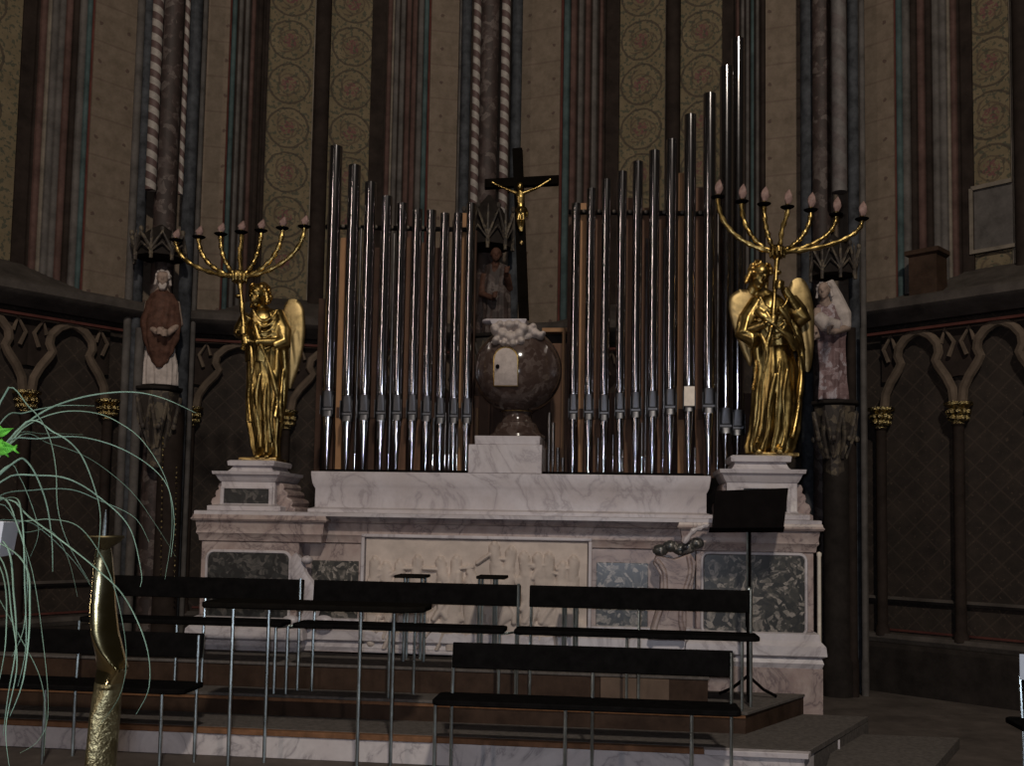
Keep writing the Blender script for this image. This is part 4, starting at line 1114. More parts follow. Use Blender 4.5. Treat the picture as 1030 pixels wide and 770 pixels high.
m.tube([P(763, 305, YA-.03), P(752, 322, YA-.06), P(748, 336, YA-.09), P(756, 342, YA-.10), P(764, 336, YA-.1)], [.085, .085, .075, .08, .05], 12)     # sleeves
m.tube([P(793, 303, YA-.03), P(803, 315, YA-.06), P(808, 320, YA-.07), P(801, 325, YA-.05)], [.082, .08, .066, .05], 12)
m.tube([P(798, 322, YA-.02), P(806, 352, YA), P(803, 380, YA)], [.05, .035, .02], 10)
m.tube([P(761, 340, YA-.05), P(763, 365, YA-.03), P(759, 392, YA)], [.05, .04, .02], 10)
m.build('robe', None, angR, remesh=.0078, smooth=2)
m = MB(); m.use('gold_bright'); sp = [P(x, y, YA-.16) for x, y in smooth_path([(761, 362), (760, 375), (758, 388), (756.5, 392)], 6)]
m.tube(sp, [.012+.004*math.sin(i*1.3) for i in range(len(sp))], 8); m.build('hanging_tassel', None, angR)
wing('wing', [(744, 291), (735, 297), (733, 308), (736, 324), (743, 345), (750, 361), (755, 368), (757, 352), (757, 325), (760, 305), (755, 293)], YA-.03, kA, 'wing_gold', angR, label='folded wing on the left of the body', bow=.0)
wing('wing', [(796, 283), (802, 279.5), (809, 282), (815, 294), (818.5, 312), (818.8, 330), (818, 352), (815.5, 370), (812, 374), (808, 368), (805, 345), (803, 325), (799, 308), (793, 292)], YA+.02, kA, 'wing_gold', angR, bow=.0, label='taller wing on the right of the body')
m = MB(); m.use('gold_dim'); m.mould(P(754, 456, YA).x, P(797, 456, YA).x, YA-.2, YA+.18, [(zPR+.0, 0), (zPR+.025, .0), (zPR+.03, -.01)]); m.build('base_plate', None, angR, bevel=.004)
candelabrum('seven-branched gilded candelabrum with flame bulbs, held by the right-hand angel', [(777, 325, -.19), (770, 352, -.2)], (782, 254, -.12) if False else (782, 254), [(722, 196), (746, 200.5), (768.5, 203), (792, 206), (815.5, 209), (841, 213.5), (867, 218)], YA-.12, 0, kA, 1.0, -.012)

# left-hand angel --------------------------------------------------
YB = F(-1.95, 1.82, 0).y; kB = YB/1000
angL = thing('angel_statue', 'gilded angel statue with one wing showing, on the pedestal left of the organ pipes', 'statue', P(265, 461, YB))
m = MB(); m.use('gold')
hc = P(260, 297, YB-.06); M_, q_ = head(m, hc, 12.6*kB, Vector((-.62, -1, -.18)), R(4))
pole_dir = (P(243, 300, YB-.14) - P(246, 345, YB-.2)).normalized()
sh1 = P(252, 320, YB-.06); el1 = P(240, 336, YB+.0); wr1 = P(240, 334, YB-.12)
sh2 = P(277, 320, YB-.0); el2 = P(284, 344, YB-.10); wr2 = P(256, 344, YB-.2)
m.tube([P(261, 308, YB-.03), P(264, 318, YB), P(264, 335, YB), P(262, 365, YB)], [.06, .13, .15, .13], 16, flat=.75)
m.tube([sh1, sh1.lerp(el1, .5), el1, wr1], [.062, .055, .048, .033], 12); m.tube([sh2, sh2.lerp(el2, .5), el2, wr2], [.064, .058, .05, .033], 12)
grip_hand(m, wr1, P(245.2, 333, YB-.17), pole_dir, .020, .095, 1); grip_hand(m, wr2, P(247, 343, YB-.18), pole_dir, .020, .095, -1)
for fx in (262, 272): m.tube([P(263, 355, YB), P((264+fx)/2, 400, YB-.02), P(fx, 446, YB-.03)], [.09, .07, .045], 10); m.tube([P(fx, 452, YB-.06), P(fx-2, 458, YB-.13), P(fx-4, 459.5, YB-.22)], [.042, .038, .022], 10, flat=.7)
m.build('body', None, angL, remesh=.0078, smooth=1)
m = MB(); m.use('gold_bright'); curls(m, q_, M_, 12.6*kB, 80, 8); m.build('hair', None, angL, remesh=.0078)
m = MB(); m.use('gold')
robe(m, [(308, 260, 268, .0), (312, 255, 278, .02), (318, 252, 282, .04), (332, 250, 284, .06), (352, 249, 282, .08), (370, 248, 281, .10), (395, 248, 283, .13), (420, 249, 284, .17), (445, 253, 281, .2), (460, 256, 281, .2)], YB, kB, (8, 15, 5), -1.0, 5)
for pts, w in [([(283, 338), (286, 352), (284, 380), (282, 405), (283, 422)], 3.2), ([(279, 352), (278, 380), (279, 405), (277, 420)], 3.0),
               ([(256, 325), (262, 345), (270, 365), (276, 385), (279, 398)], 3.2), ([(252, 345), (254, 370), (250, 395), (252, 425)], 2.6),
               ([(262, 375), (258, 400), (262, 425), (262, 450)], 2.8), ([(268, 385), (266, 410), (268, 435), (268, 455)], 2.6), ([(275, 400), (273, 425), (277, 448)], 2.2),
               ([(254, 385), (255, 405), (258, 430)], 2.0)]:
    sp = smooth_path(pts, 5)
    m.tube([P(x, y, YB - .025 - .165*math.sqrt(max(.05, 1-((x-266)/20)**2))) for x, y in sp], [w*kB*(.7+.3*math.sin(i*.5)) for i in range(len(sp))], 8)
m.ell(P(264, 324, YB-.05), .12, .10, .13, n=20, m=14)
for i in range(6):
    y0 = 311+4.5*i; m.tube([P(x, y, YB-.05-.10*math.sqrt(max(.1, 1-((x-264)/22)**2))) for x, y in smooth_path([(254, y0), (259, y0+8), (265, y0+12+i), (273, y0+8+i), (279, y0)], 5)], .011, 7)
m.tube([P(276, 316, YB-.02), P(284, 334, YB-.06), P(285, 345, YB-.10), P(274, 348, YB-.14)], [.085, .082, .070, .05], 12)
m.tube([P(252, 318, YB-.05), P(243, 332, YB-.02), P(240, 338, YB-.03)], [.08, .07, .05], 12)
m.tube([P(285, 345, YB-.08), P(287, 375, YB-.05), P(285, 405, YB-.03), P(283, 424, YB-.02)], [.045, .035, .032, .015], 10)
m.build('robe', None, angL, remesh=.0078, smooth=2)
wing('wing', [(283, 318), (287, 305), (292, 301), (300, 302), (305.5, 311), (307, 330), (305.5, 348), (301, 368), (295, 385), (291, 390.5), (287, 378), (285, 355), (282, 335)], YB+.06, kB, 'wing_gold', angL, bow=.0, label='long folded wing behind the shoulder')
m = MB(); m.use('gold_dim'); m.mould(P(246, 460, YB).x, P(284, 460, YB).x, YB-.2, YB+.18, [(zPL, 0), (zPL+.025, 0), (zPL+.03, -.01)]); m.build('base_plate', None, angL, bevel=.004)
candelabrum('seven-branched gilded candelabrum with dark pans, held by the left-hand angel', [(246.5, 345, -.18), (243.5, 352, -.18)], (241, 279), [(177, 239), (200, 236), (222, 233), (242.5, 231), (262.5, 229.5), (284, 227), (306, 225.5)], YB-.12, 0, kB, .7, -.01)

# ============================================================ niche statues in the corners
def corbel(px, y0, y1, w, Y, label, mat='canopy'):
    root = thing('statue_corbel', label, 'corbel', P(px, y1, Y))
    c = P(px, y0, Y); zt = c.z; zb = P(px, y1, Y).z; H = zt - zb; r = w/2*Y/1000
    m = MB(); m.use('niche'); m.lathe([(r*.9, zt-.05), (r*1.05, zt-.03), (r*1.05, zt)], (c.x, c.y, 0), 8); m.build('slab', None, root, bevel=.006)
    m = MB(); m.use(mat)
    m.lathe([(r*.30, zb), (r*.42, zb+H*.08), (r*.40, zb+H*.3), (r*.6, zb+H*.55), (r*.85, zb+H*.8), (r*.92, zt-.05)], (c.x, c.y, 0), 8)
    for j in range(8):
        a = 2*PI*j/8 + PI/8
        m.tube([(c.x+r*.42*math.cos(a), c.y+r*.42*math.sin(a), zb+H*.25), (c.x+r*.8*math.cos(a+.2), c.y+r*.8*math.sin(a+.2), zb+H*.55), (c.x+r*.95*math.cos(a+.39), c.y+r*.95*math.sin(a+.39), zt-.10)], r*.09, 6)
        m.tube([(c.x+r*.42*math.cos(a), c.y+r*.42*math.sin(a), zb+H*.25), (c.x+r*.8*math.cos(a-.2), c.y+r*.8*math.sin(a-.2), zb+H*.55), (c.x+r*.95*math.cos(a-.39), c.y+r*.95*math.sin(a-.39), zt-.10)], r*.09, 6)
        m.ell((c.x+r*.9*math.cos(a), c.y+r*.9*math.sin(a), zb+H*.5), r*.12, r*.12, r*.14, n=8, m=5)
    m.build('traceried_bowl', None, root)
    return root
def canopy(px, yt, yb, w, Y, label):
    root = thing('statue_canopy', label, 'canopy', P(px, yb, Y))
    c = P(px, yb, Y); zt = P(px, yt, Y).z; zb = c.z; r = w/2*Y/1000; H = zt-zb
    m = MB(); m.use('niche'); m.lathe([(r*.95, zb+H*.05), (r*.95, zb+H*.42), (r*.55, zb+H*.75), (r*.05, zt)], (c.x, c.y, 0), 8); m.build('spire', None, root)
    for j in range(8):
        a0 = 2*PI*j/8; a1 = 2*PI*(j+1)/8; am = (a0+a1)/2
        q = lambda a, z, k=1.0: (c.x+r*k*math.cos(a), c.y+r*k*math.sin(a), z)
        if math.sin(am) > .3: continue
        m = MB(); m.use('canopy')
        m.tube([q(a0, zb), q(a0, zb+H*.15), q(am, zb+H*.62, 1.08), q(a1, zb+H*.15), q(a1, zb)], r*.08, 6)
        m.tube([q(a0, zb+H*.10), q(am, zb+H*.34, 1.05), q(a1, zb+H*.10)], r*.05, 6)
        m.ell(q(am, zb+H*.68, 1.08), r*.10, r*.10, r*.13, n=8, m=5)
        m.tube([q(a0, zb-.04), q(a0, zb+H*.55), q(a0, zb+H*.72, .98)], [r*.07, r*.06, r*.01], 6)
        m.build('gable', None, root)
    return root
# left corner: bearded figure, dark cope over a white alb
YS = 10.02; kS = YS/1000
canopy(161, 226, 262, 52, YS+.05, 'dark pointed gothic canopy over the statue in the left corner')
corbel(160, 390, 470, 46, YS+.05, 'traceried stone corbel under the left corner statue in white and brown')
st = thing('niche_statue', 'painted statue in a brown cloak over a white robe, in the left corner niche', 'statue', P(161, 388, YS))
m = MB(); m.use('skin'); M_, q_ = head(m, P(164, 280, YS-.10), 8.4*kS, (.25, -1, -.15))
m.tube([P(164, 289, YS-.04), P(163, 300, YS), P(162, 325, YS)], [.05, .12, .13], 12)
for a, b, c_ in (((151, 304), (147, 326), (158, 334)), ((176, 304), (180, 326), (168, 336))):
    m.tube([P(*a, YS), P(*b, YS-.03), P(*c_, YS-.2)], [.05, .045, .03], 10); grip_hand(m, P(*c_, YS-.2), P(c_[0]+(3 if c_[0] < 163 else -3), c_[1]-1, YS-.23), (0, 0, 1), .015, .09, 1 if c_[0] < 163 else -1)
m.build('body', None, st, remesh=.0095, smooth=1)
m = MB(); m.use('robe_white'); curls(m, q_, M_, 8.4*kS, 50, 4)
for i in range(14): m.ell(q_(-.35+.05*i, .5, -.75-.12*(i % 4)), 8.4*kS*.2, 8.4*kS*.18, 8.4*kS*.28, M_, 8, 6)
m.build('hair', None, st, remesh=.0095, label='pale hair and beard')
m = MB(); m.use('robe_white'); robe(m, [(330, 151, 172, .05), (350, 146, 176, .10), (370, 143.5, 178, .13), (388, 142.5, 178.5, .14)], YS+.02, kS, (14, 22), .2, 3, depth=.5)
m.build('white_robe', None, st, remesh=.0095, label='white pleated robe')
m = MB(); m.use('robe_dark')
robe(m, [(292, 157, 169, .0), (297, 151, 176, .03), (306, 147, 180, .06), (325, 142, 182, .09), (340, 144, 180, .1), (352, 148, 175, .1), (362, 152, 170, .08), (370, 157, 164, .03)], YS-.05, kS, (7, 13), .8, 1, depth=.62)
m.build('cloak', None, st, remesh=.0095, label='dark brown cloak ending in a point')
m = MB(); m.use('niche'); p = P(161, 388, YS); m.lathe([(.19, -.012), (.19, .0)], p, 8); m.build('base_plate', None, st)
# centre corner: dark figure behind the cross
YM = 10.55; kM = YM/1000
canopy(491, 196, 252, 50, YM+.1, 'weathered gilt gothic canopy over the dark statue behind the cross')
corbel(492, 338, 400, 40, YM+.05, 'stone corbel behind the globe under the dark central statue')
st = thing('niche_statue', 'small dark brown statue in the centre corner behind the cross', 'statue', P(497, 336, YM))
m = MB(); m.use('robe_dark'); M_, q_ = head(m, P(499, 256, YM-.10), 7.5*kM, (.1, -1, -.15))
m.tube([P(499, 264, YM-.04), P(498, 275, YM), P(498, 300, YM)], [.05, .08, .08], 12)
for a, b, c_ in (((488, 276), (485, 296), (497, 300)), ((509, 276), (512, 290), (509, 275))):
    m.tube([P(*a, YM), P(*b, YM-.03), P(*c_, YM-.2)], [.05, .045, .03], 10); grip_hand(m, P(*c_, YM-.2), P(c_[0]+1, c_[1]-3, YM-.23), (0, 0, 1), .015, .09)
m.build('body', None, st, remesh=.0095, smooth=1)
m = MB(); m.use('p_brown'); robe(m, [(263, 496, 502, .0), (268, 488, 511, .04), (290, 484, 513, .08), (315, 486, 513, .12), (336, 485, 514, .14)], YM, kM, (9, 15), .8, 1)
m.build('robe', None, st, remesh=.0095)
# right corner: figure in faded pale and pink robes
YT = 9.15; kT = YT/1000
canopy(838, 236, 280, 46, YT+.1, 'dark gothic canopy over the pale robed statue in the right corner')
corbel(840, 404, 480, 46, YT+.1, 'traceried stone corbel under the right corner statue')
st = thing('niche_statue', 'painted statue in faded white and pink robes in the right corner beside the angel wing', 'statue', P(838, 402, YT))
m = MB(); m.use('skin'); M_, q_ = head(m, P(829, 292, YT-.08), 8.6*kT, (-.6, -1, -.2))
m.tube([P(829, 301, YT-.04), P(833, 312, YT), P(836, 340, YT)], [.05, .07, .08], 12)
for a, b, c_ in (((824, 312), (817, 328), (822, 340)), ((846, 312), (851, 330), (838, 334))):
    m.tube([P(*a, YT), P(*b, YT-.05), P(*c_, YT-.18)], [.05, .045, .03], 10); grip_hand(m, P(*c_, YT-.18), P(c_[0]-3, c_[1]-2, YT-.2), (0, 0, 1), .015, .09)
m.build('body', None, st, remesh=.0095, smooth=1)
m = MB(); m.use('robe_white'); curls(m, q_, M_, 8.6*kT, 50, 14); m.tube([P(831, 284, YT+.02), P(838, 300, YT+.02), P(847, 318, YT-.02), P(851, 331, YT-.05)], [.07, .09, .09, .05], 12); m.tube([P(822, 318, YT-.1), P(830, 326, YT-.14), P(843, 328, YT-.12)], [.06, .075, .06], 12)
m.build('veil', None, st, remesh=.0095, label='pale veil over the head and shoulders')
m = MB(); m.use('robe_pink'); robe(m, [(303, 828, 836, .0), (308, 821, 848, .04), (324, 819, 852, .09), (345, 822, 850, .12), (375, 824, 851, .15), (402, 823, 853, .16)], YT, kT, (8, 13), .9, 6)
m.build('robe', None, st, remesh=.0095)
# beaded gilt chains painted on the lower shafts
for (pa, yA, yB_, Y) in ((134, 470, 590, 10.1), (163, 440, 590, 9.9), (177, 470, 600, 9.95)):
    m = MB(); m.use('cap')
    n_ = 26
    for i in range(n_):
        y = yA + (yB_-yA)*i/(n_-1); m.ell(P(pa - (y-500)*.018, y, Y), .009, .009, .011, n=6, m=4)
    trim(m)
for (pa, w_, mt, Y) in ((135, 9, 'p_grey', 9.98), (171, 24, 'p_dark', 10.15), (841, 26, 'niche', 9.3), (869, 6, 'p_grey', 9.3), (857, 9, 'p_dark', 9.25)):
    c = P(pa, 470, Y); m = MB(); m.use(mt); r = w_/2*Y/1000; m.lathe([(r*1.25, 0), (r*1.25, .3), (r, .36), (r, P(pa, 330 if w_ < 12 else 410, Y).z)], (c.x, c.y, 0), 16); trim(m)

# ============================================================ benches
BV = {}
def bench(label, rear_px, front_px, v_rear, v_front, zf, back, seat, ref_y, posts_front=True):
    bz0, bz1 = (.630, .780) if zf > .1 else (.645, .798)
    """rear_px / front_px: image columns of the legs; back = (left, right) columns; seat = (left, right)"""
    g = lambda x, v: U(x, ref_y, v)[0]
    uR = [g(x, v_rear) for x in rear_px]; uF = [g(x, v_front) for x in front_px]
    b0, b1 = g(back[0], v_rear), g(back[1], v_rear); s0, s1 = g(seat[0], v_front), g(seat[1], v_rear)
    root = thing('bench', label, 'bench', F((b0+b1)/2, (v_rear+v_front)/2, zf), 'black benches with steel legs in front of the altar')
    for u in uR:
        m = MB(FT); m.use('chrome')
        end = abs(u-b1) < .06 or abs(u-b0) < .06
        vv = v_rear - (.016 if end else .0)
        m.tube([(u, vv, zf), (u, vv, zf+.40), (u, v_rear-(.016 if end and abs(u-b1) < .06 else -.018), zf+(.79 if end and abs(u-b1) < .06 else .72))], .0105, 8); m.build('rear_leg', None, root)
    for u in uF:
        m = MB(FT); m.use('chrome'); m.tube([(u, v_front, zf), (u, v_front, zf+.465)], .0105, 8)
        m.tube([(u, v_front, zf+.455), (min(uR, key=lambda q: abs(q-u)), v_rear, zf+.455)], .008, 6); m.build('front_leg', None, root)
    vm = v_front - .07
    # seat: rounded ends, lighter worn top
    prof = []
    m = MB(FT); m.use('blackgrey')
    pol = [(s0+.03, vm), (s0, vm+.03), (s0, v_rear+.0), (s0+.03, v_rear+.03), (s1-.03, v_rear+.03), (s1, v_rear), (s1, vm+.03), (s1-.03, vm)]
    m.prism(pol, lambda a, b: Vector((a, b, zf+.462)), lambda a, b: Vector((a, b, zf+.495)))
    m.build('seat', None, root, bevel=.008)
    m = MB(FT); m.use('blackgrey')
    n_ = 2
    m.prism([(b0, zf+bz0), (b1, zf+bz0), (b1, zf+bz1), (b0, zf+bz1)], lambda a, b: Vector((a, v_rear+(b-zf-.72)*.10, b)), lambda a, b: Vector((a, v_rear+.022+(b-zf-.72)*.10, b)))
    m.build('backrest', None, root, bevel=.006)
    return root
bench('long black bench on the platform, left of three, half hidden behind the brass candlestick', [105, 206, 302.5], [81, 179, 278.5], .67, .49, Z2, (104, 305), (84, 294), 600)
bench('long black bench on the platform, middle of three, below the carved relief', [317, 418, 521.5], [290.5, 393, 503], .67, .49, Z2, (315, 523.5), (297, 511), 600)
bench('long black bench on the platform, right of three, beside the music stand', [534.5, 643, 755], [520, 631, 746.5], .67, .49, Z2, (532.5, 757), (518, 760), 600)
bench('long black bench in the front row at the left edge, behind the grass stems', [-46, 78, 200.5], [-70, 48, 165], -.17, -.40, 0, (-55, 203.5), (-62, 206), 650)
bench('long black bench in the front row, right of centre, nearest to the camera', [456, 596.5, 735.5], [439, 569.5, 696], -.22, -.42, 0, (455, 737.5), (437, 741), 660)
bench('steel-legged bench at the right edge of the picture, only its end showing', [1027, 1150], [1030, 1160], -.35, -.55, 0, (1027, 1160), (1024, 1165), 660)
cp_ = thing('glint_patch', 'pale bluish paper patch added to the bench end at the right edge', 'glint', UW(1029, 683, -.39))  # pale blue patch put in for the glint on the bench end
m = MB(FT); m.use('glint'); a = U(1025.5, 670, -.375)[0]; b0_ = U(1027, 657.5, -.375)[1]; b1_ = U(1027, 683, -.375)[1]; m.box(a, a+.16, -.378, -.375, b1_, b0_); m.build('sheet', None, cp_)

# tall narrow table on four slim legs
tb = thing('narrow_table', 'tall narrow black-topped table on thin steel legs left of centre', 'table', F(U(300, 610, -.2)[0], -.2, 0))
vn, vr = -.36, -.12
zt = U(363, 614, vn)[1]
a = U(203, 611, vn)[0]; b = U(434, 607, vr)[0]
m = MB(FT); m.use('black'); m.prism([(a+.03, vn-.05), (a, vn), (a, vr+.03), (a+.03, vr+.07), (b-.12, vr+.07), (b, vr+.03), (b, vn+.04), (b-.12, vn-.05)], lambda x, y: Vector((x, y, zt-.005)), lambda x, y: Vector((x, y, zt+.032)))
m.build('tabletop', None, tb, bevel=.01)
for px, v in ((232, vn), (268, vr), (361, vn), (394.5, vr)):
    u = U(px, 690, v)[0]; m = MB(FT); m.use('chrome'); m.tube([(u, v, 0), (u, v, zt)], .0115, 8); m.build('leg', None, tb)

# two slim stands behind the benches
def slim(px0, px1, label, yt=577.5, legs=None, v=.98):
    zt = U(px0, yt, v)[1]
    a = U(px0, yt, v)[0]; b = U(px1, yt, v)[0]
    root = thing('slim_stand', label, 'stand', F((a+b)/2, v, Z3))
    m = MB(FT); m.use('black'); m.box(a, b, v-.06, v+.16, zt-.022, zt); m.build('stand_top', None, root, bevel=.006)
    for px, dv in legs:
        u = U(px, 600, v+dv)[0]; m = MB(FT); m.use('chrome'); m.tube([(u, v+dv, Z3), (u, v+dv, zt-.02)], .0115, 8); m.build('leg', None, root)
slim(398, 429, 'slim black-topped steel stand in front of the relief, the left one of two', legs=[(407, 0), (427.5, .02), (410, .13), (424, .13)])
slim(480, 509, 'slim black-topped steel stand in front of the relief, the right one of two', 578.5, legs=[(481.8, 0), (499.5, .02), (485, .13), (497, .13)])
slim(565, 583, 'steel stand behind the right-hand platform bench, only its legs showing', 594, legs=[(567, 0), (580.5, .02), (569, .13), (578, .13)])

# music stand
VM_ = .96
ms = thing('music_stand', 'black music stand with a tilted desk in front of the right pedestal', 'music stand', UW(752, 698, VM_))
zf = Z2
pz = U(752, 530, VM_); ub = U(753, 640, VM_)[0]
m = MB(FT); m.use('blackmetal'); 
crn = [(719.6, 493.5, .10), (793, 490.7, .10), (788, 533.5, -.04), (715.8, 534, -.04)]
q = [Vector((U(x, y, VM_+d)[0], VM_+d, U(x, y, VM_+d)[1])) for x, y, d in crn]
m.loft([[p for p in q], [p+Vector((0, .012, .002)) for p in q]])
l0, l1 = q[3], q[2]
m.add([l0+Vector((-.02, -.055, .03)), l1+Vector((0, -.055, .03)), l1, l0+Vector((-.02, 0, 0)), l0+Vector((-.02, -.055, .022)), l1+Vector((0, -.055, .022)), l1+Vector((0, 0, -.01)), l0+Vector((-.02, 0, -.01))], [(0,1,2,3), (7,6,5,4), (0,4,5,1), (1,5,6,2), (2,6,7,3), (3,7,4,0)])
m.build('desk', None, ms, bevel=.002)
m = MB(FT); m.use('blackmetal'); m.tube([(ub+.004, VM_+.03, zf+.02), (ub+.004, VM_+.03, pz[1]+.06)], .016, 10); m.tube([(ub, VM_+.03, zf+.5), (ub, VM_+.03, zf+.78)], .019, 10); m.build('pole', None, ms)
m = MB(FT); m.use('chrome'); m.tube([(ub, VM_+.03, zf+.79), (ub, VM_+.03, pz[1]+.0)], .0138, 10); m.ell((ub, VM_+.005, zf+.77), .02, .03, .02); m.build('clamp', None, ms)
for a_ in (20, 150, 265):
    m = MB(FT); m.use('blackmetal'); m.tube([(ub, VM_+.03, zf+.16), (ub+.22*math.cos(R(a_))*.55, VM_+.03+.20*math.sin(R(a_))*.55, zf+.06), (ub+.22*math.cos(R(a_)), VM_+.03+.20*math.sin(R(a_)), zf+.012)], .011, 8); m.build('leg', None, ms)

# steel post behind the right end of the altar
q = UW(824, 600, 1.7); z_hi = UW(824, 556, 1.7).z
sp_ = thing('metal_post', 'slim bright metal post standing just right of the altar', 'post', (q.x, q.y, 0))
m = MB(); m.use('glint_and_post'); m.lathe([(.016, .03), (.016, z_hi-.03), (.020, z_hi-.02), (.020, z_hi), (.006, z_hi+.01)], (q.x, q.y, 0), 14); m.build('pole', None, sp_)
m = MB(); m.use('chrome'); m.lathe([(.12, 0), (.12, .012), (.03, .03)], (q.x, q.y, 0), 20); m.build('base', None, sp_)

# ============================================================ foreground
# brass candlestick, a folded sheet-like column
YV = 3.0; kV = YV/1000
vb = P(102, 600, YV)
cs = thing('candlestick', 'tall folded brass candlestick with a drip pan and spike at the left front', 'candlestick', (vb.x, YV, 0))
sec = [(549, 99, 111, .50), (560, 97, 113, .6), (580, 96, 114.5, .7), (610, 94.5, 116, .8), (635, 94.5, 119, .85), (655, 96, 124, .8), (671, 98, 128.5, .7), (684, 96, 124, .7), (700, 93.5, 121, .9), (725, 91, 119, 1.0), (770, 87, 115, 1.1), (1000, 80, 118, 1.6), (1028, 70, 126, 1.6)]
rows = []
NR = 150
for i in range(NR+1):
    y = sec[0][0] + (sec[-1][0]-sec[0][0])*(i/NR)**1.25
    j = 0
    while j < len(sec)-2 and sec[j+1][0] < y: j += 1
    t = (y-sec[j][0])/(sec[j+1][0]-sec[j][0]); t_ = t
    xl, xr, d = [sec[j][q_]*(1-t_)+sec[j+1][q_]*t_ for q_ in (1, 2, 3)]
    p0 = P(xl, y, YV); p1 = P(xr, y, YV); c = (p0+p1)/2; a = (p1.x-p0.x)/2
    # a ridge wanders across the front face from the left edge to the point at the right
    yy = min(max((y-560)/112, 0), 1); ridge = -.80 + 1.72*max(0, (yy-.45)/.55)**2.4 if y < 672 else .92 - min((y-672)/45, 1)*1.35
    ring = []
    for q_ in range(90):
        th = 2*PI*q_/90; x = math.cos(th); yv = math.sin(th)
        r_ = (abs(x)**2.6+abs(yv)**2.6)**(-1/2.6)
        X = x*r_; Yv = yv*r_*d
        if Yv < 0:
            dx = X - ridge; w_ = (1+ridge+.08) if dx < 0 else (1-ridge+.08)
            Yv = -d*(1.7 if y < 690 else 1.2)*max(0, 1-(abs(dx)/w_)**2.0)
        ring.append((c.x + a*X, c.y + a*Yv, max(c.z, .0)))
    rows.append(ring)
kk = next(i for i in range(NR+1) if sec[0][0] + (sec[-1][0]-sec[0][0])*(i/NR)**1.25 > 684)
m = MB(); m.use('brass'); m.loft(rows[:kk+1]); m.build('column', None, cs, sharp=.5)
m = MB(); m.use('brass_rough'); m.loft(rows[kk:]); m.build('lower_column', None, cs, sharp=.5, label='duller textured lower length')
pn = P(109, 541, YV)
m = MB(); m.use('brass_dark'); m.lathe([(.010, -.045), (.018, -.03), (.045, -.012), (.058, .004), (.056, .008), (.03, -.002), (.01, .002)], (P(105, 541, YV).x, YV, P(105, 541, YV).z), 28); m.build('drip_pan', None, cs)
m = MB(); m.use('chrome'); p = P(104.5, 541, YV); p2 = P(106.5, 512, YV); m.tube([p, p.lerp(p2, .6), p2], [.007, .006, .0015], 10); m.build('spike', None, cs, label='steel candle spike')
m = MB(); m.use('brass'); m.lathe([(.13, 0), (.13, .012), (.11, .03), (.06, .045)], (vb.x, YV, 0), 28); m.build('base', None, cs)

# arrangement of long grass in a white pot; most of it is beyond the left edge
YG = 2.45
pot_c = P(-10, 541, YG)
gr_ = thing('grass_arrangement', 'arrangement of long arching grass blades in a square white pot at the left edge', 'plant', (pot_c.x, YG, P(-10, 559, YG).z))
x1 = P(20, 530, YG).x; x0 = P(-100, 530, YG).x; hw = (x1-x0)/2; cx = (x0+x1)/2 + .035
zt = P(0, 524, YG).z; zb = P(0, 559, YG).z
m = MB(); m.use('whitepot')
cx -= .045
def sq(k, z, y_=YG): return [(cx-hw*k, y_-.06*k, z), (cx+hw*k, y_-.06*k, z), (cx+hw*k-.02, y_+.06*k, z), (cx-hw*k, y_+.06*k, z)]
m.loft([sq(.93, zb), sq(1.0, zt), sq(.93, zt), sq(.86, zb+.01)]); m.build('pot', None, gr_, bevel=.003)
m = MB(); m.use('niche'); m.loft([sq(.90, zt-.02), sq(.91, zt-.012)]); m.build('soil', None, gr_)
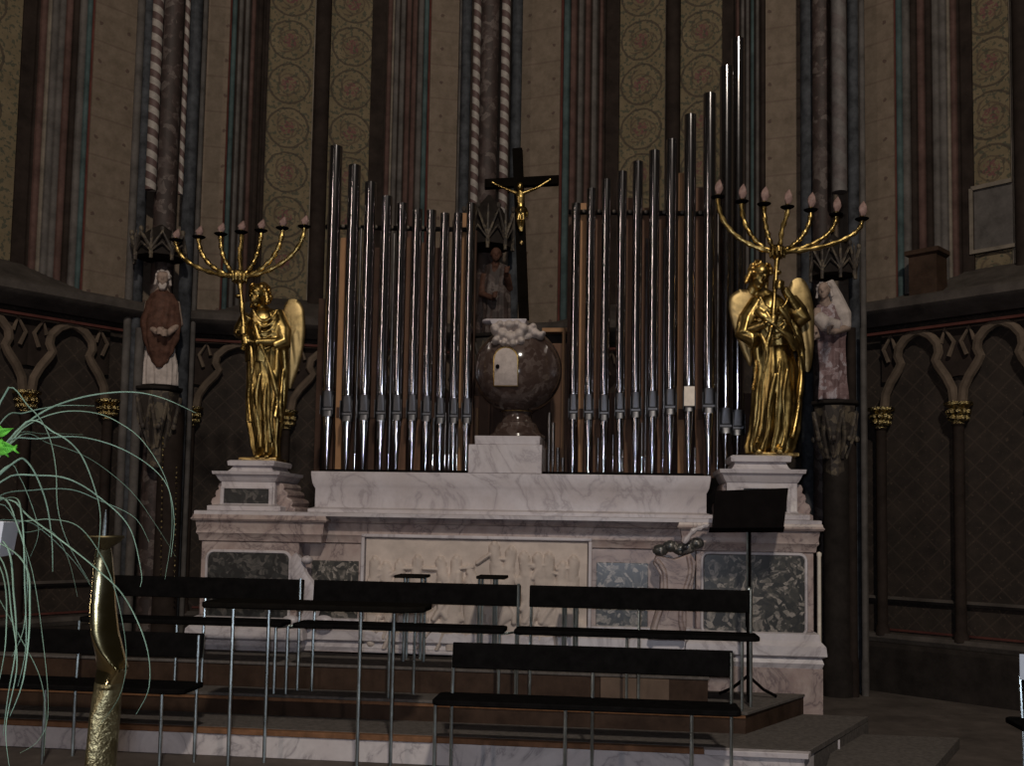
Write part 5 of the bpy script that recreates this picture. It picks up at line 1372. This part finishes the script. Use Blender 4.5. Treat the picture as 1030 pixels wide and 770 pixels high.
B = [  # screen paths of the blades, each with the distance its tip leans away or towards us
 ([(-14, 520), (8, 446), (40, 416), (80, 400), (125, 394), (160, 399), (197, 415)], .35),
 ([(-14, 522), (5, 450), (30, 426), (62, 414), (95, 415), (120, 425), (145, 445), (168, 485), (173, 530), (166, 582)], .25),
 ([(-12, 520), (0, 448), (40, 441), (85, 440), (130, 455), (165, 483), (175, 520), (172, 560)], .2),
 ([(-14, 522), (15, 441), (50, 446), (90, 461), (130, 492), (155, 525), (177, 560)], .4),
 ([(-14, 524), (0, 482), (40, 478), (70, 482), (100, 500), (130, 530), (142, 575), (141, 590)], .1),
 ([(-10, 524), (0, 498), (30, 493), (70, 492), (100, 503), (135, 520), (150, 545)], .3),
 ([(-12, 524), (0, 496), (30, 520), (60, 542), (95, 570), (125, 600), (147, 648), (150, 690), (137, 718)], -.1),
 ([(-14, 520), (0, 395), (30, 410), (48, 435), (56, 470), (58, 510), (68, 545), (90, 585)], -.1),
 ([(-12, 520), (20, 428), (55, 435), (80, 455), (95, 490), (101, 520), (98, 560)], .1),
 ([(-10, 522), (20, 524), (50, 522), (80, 530), (105, 565), (120, 610), (127, 660), (120, 700), (95, 735)], .1),
 ([(-12, 524), (20, 523), (45, 535), (75, 565), (92, 590)], .15),
 ([(-12, 528), (0, 500), (18, 530), (27, 570), (24, 630), (12, 660)], -.1),
 ([(-14, 530), (4, 545), (14, 600), (16, 650), (8, 700), (3, 740)], -.2),
 ([(-14, 530), (0, 560), (12, 620), (17, 670), (6, 730), (10, 775)], -.2),
 ([(-14, 530), (0, 505), (30, 565), (45, 660), (48, 720), (38, 745), (20, 757)], -.1),
 ([(-14, 530), (-2, 600), (20, 640), (40, 680), (46, 720), (44, 760)], -.15),
 ([(-12, 524), (10, 500), (22, 520), (25, 590), (26, 650), (18, 690)], -.15),
 ([(-12, 524), (5, 470), (20, 480), (36, 520), (38, 540), (28, 565)], .1),
 ([(-12, 524), (10, 468), (28, 465), (45, 500), (52, 540), (53, 575)], .1),
 ([(-14, 522), (0, 426), (25, 415), (60, 408), (95, 408)], .3),
 ([(-14, 522), (10, 442), (45, 436), (84, 437)], .3),
 ([(-12, 526), (20, 560), (30, 610), (24, 680), (10, 720)], -.2),
 ([(-12, 526), (0, 570), (6, 640), (-4, 700)], -.25),
 ([(-12, 526), (20, 535), (50, 533), (68, 560), (78, 600)], .05),
]
base = Vector((cx-hw*.1, YG, zt-.01))
for i, (pts, dy) in enumerate(B):
    sp = smooth_path([(x if x > -9 else -42-3*(i % 5), y) for x, y in pts], 8)
    n_ = len(sp); path = []
    for j, (x, y) in enumerate(sp):
        t = j/(n_-1); w = P(x, y, YG + dy*math.sin(t*PI*.6) + .04*math.sin(i*2.3))
        if t < .18: w = (base + Vector((.03*math.sin(i*1.9), .04*math.cos(i*2.7), 0))).lerp(w, (t/.18)**.8)
        path.append(w)
    m = MB(); m.use('blade'); m.tube(path, [(.0021 if i % 3 else .0026)*(1-.75*(j/(n_-1))**2) for j in range(n_)], 6, flat=.45)
    m.build('grass_blade', None, gr_)
def leaf(px, py, ang, L_, w_):
    c = P(px, py, YG-.1); m = MB(); m.use('leaf'); R_ = Euler((R(20), R(ang), 0)).to_matrix()
    pts = []
    vs = []; N = 9
    for i in range(N):
        t = i/(N-1); ww = w_*math.sin(PI*t**.8)*(1-.3*t); x = L_*t
        for k_, s_ in ((-1, .0), (0, -.25), (1, .0)): vs.append(c + R_ @ Vector((x, -.01*math.sin(t*3)+abs(k_)*-.006, ww*k_)))
    fs = [(i*3+k_, i*3+k_+1, i*3+k_+4, i*3+k_+3) for i in range(N-1) for k_ in (0, 1)]
    m.add(vs, fs); o = m.build('leaf', None, gr_); so = o.modifiers.new('t', 'SOLIDIFY'); so.thickness = .001
for a_ in [(-4, 436, -20, .045, .012), (2, 446, 10, .04, .014), (3, 441, 60, .035, .012), (10, 447, 85, .03, .009), (-2, 426, 30, .03, .010), (-6, 452, -5, .055, .013), (18, 447, 70, .022, .004)]: leaf(*a_)
m = MB(); m.use('leaf'); m.tube([P(-8, 520, YG), P(-8, 470, YG-.08), P(-2, 440, YG-.1)], .003, 6); m.build('leaf_stem', None, gr_)
# dark stand under the pot
sd_ = thing('plant_stand', 'dark slender stand under the white pot, beyond the left edge', 'stand', (cx-.08, YG, 0))
m = MB(); m.use('blackmetal'); m.box(cx-hw*.9, cx+hw*.5, YG-.05, YG+.05, zb-.014, zb-.002); m.build('shelf', None, sd_, bevel=.002)
m = MB(); m.use('blackmetal'); m.tube([(cx-.06, YG, .02), (cx-.06, YG, zb-.01)], .012, 10); m.build('pole', None, sd_)
m = MB(); m.use('blackmetal'); m.lathe([(.16, 0), (.16, .015), (.02, .03)], (cx-.06, YG, 0), 20); m.build('base', None, sd_)
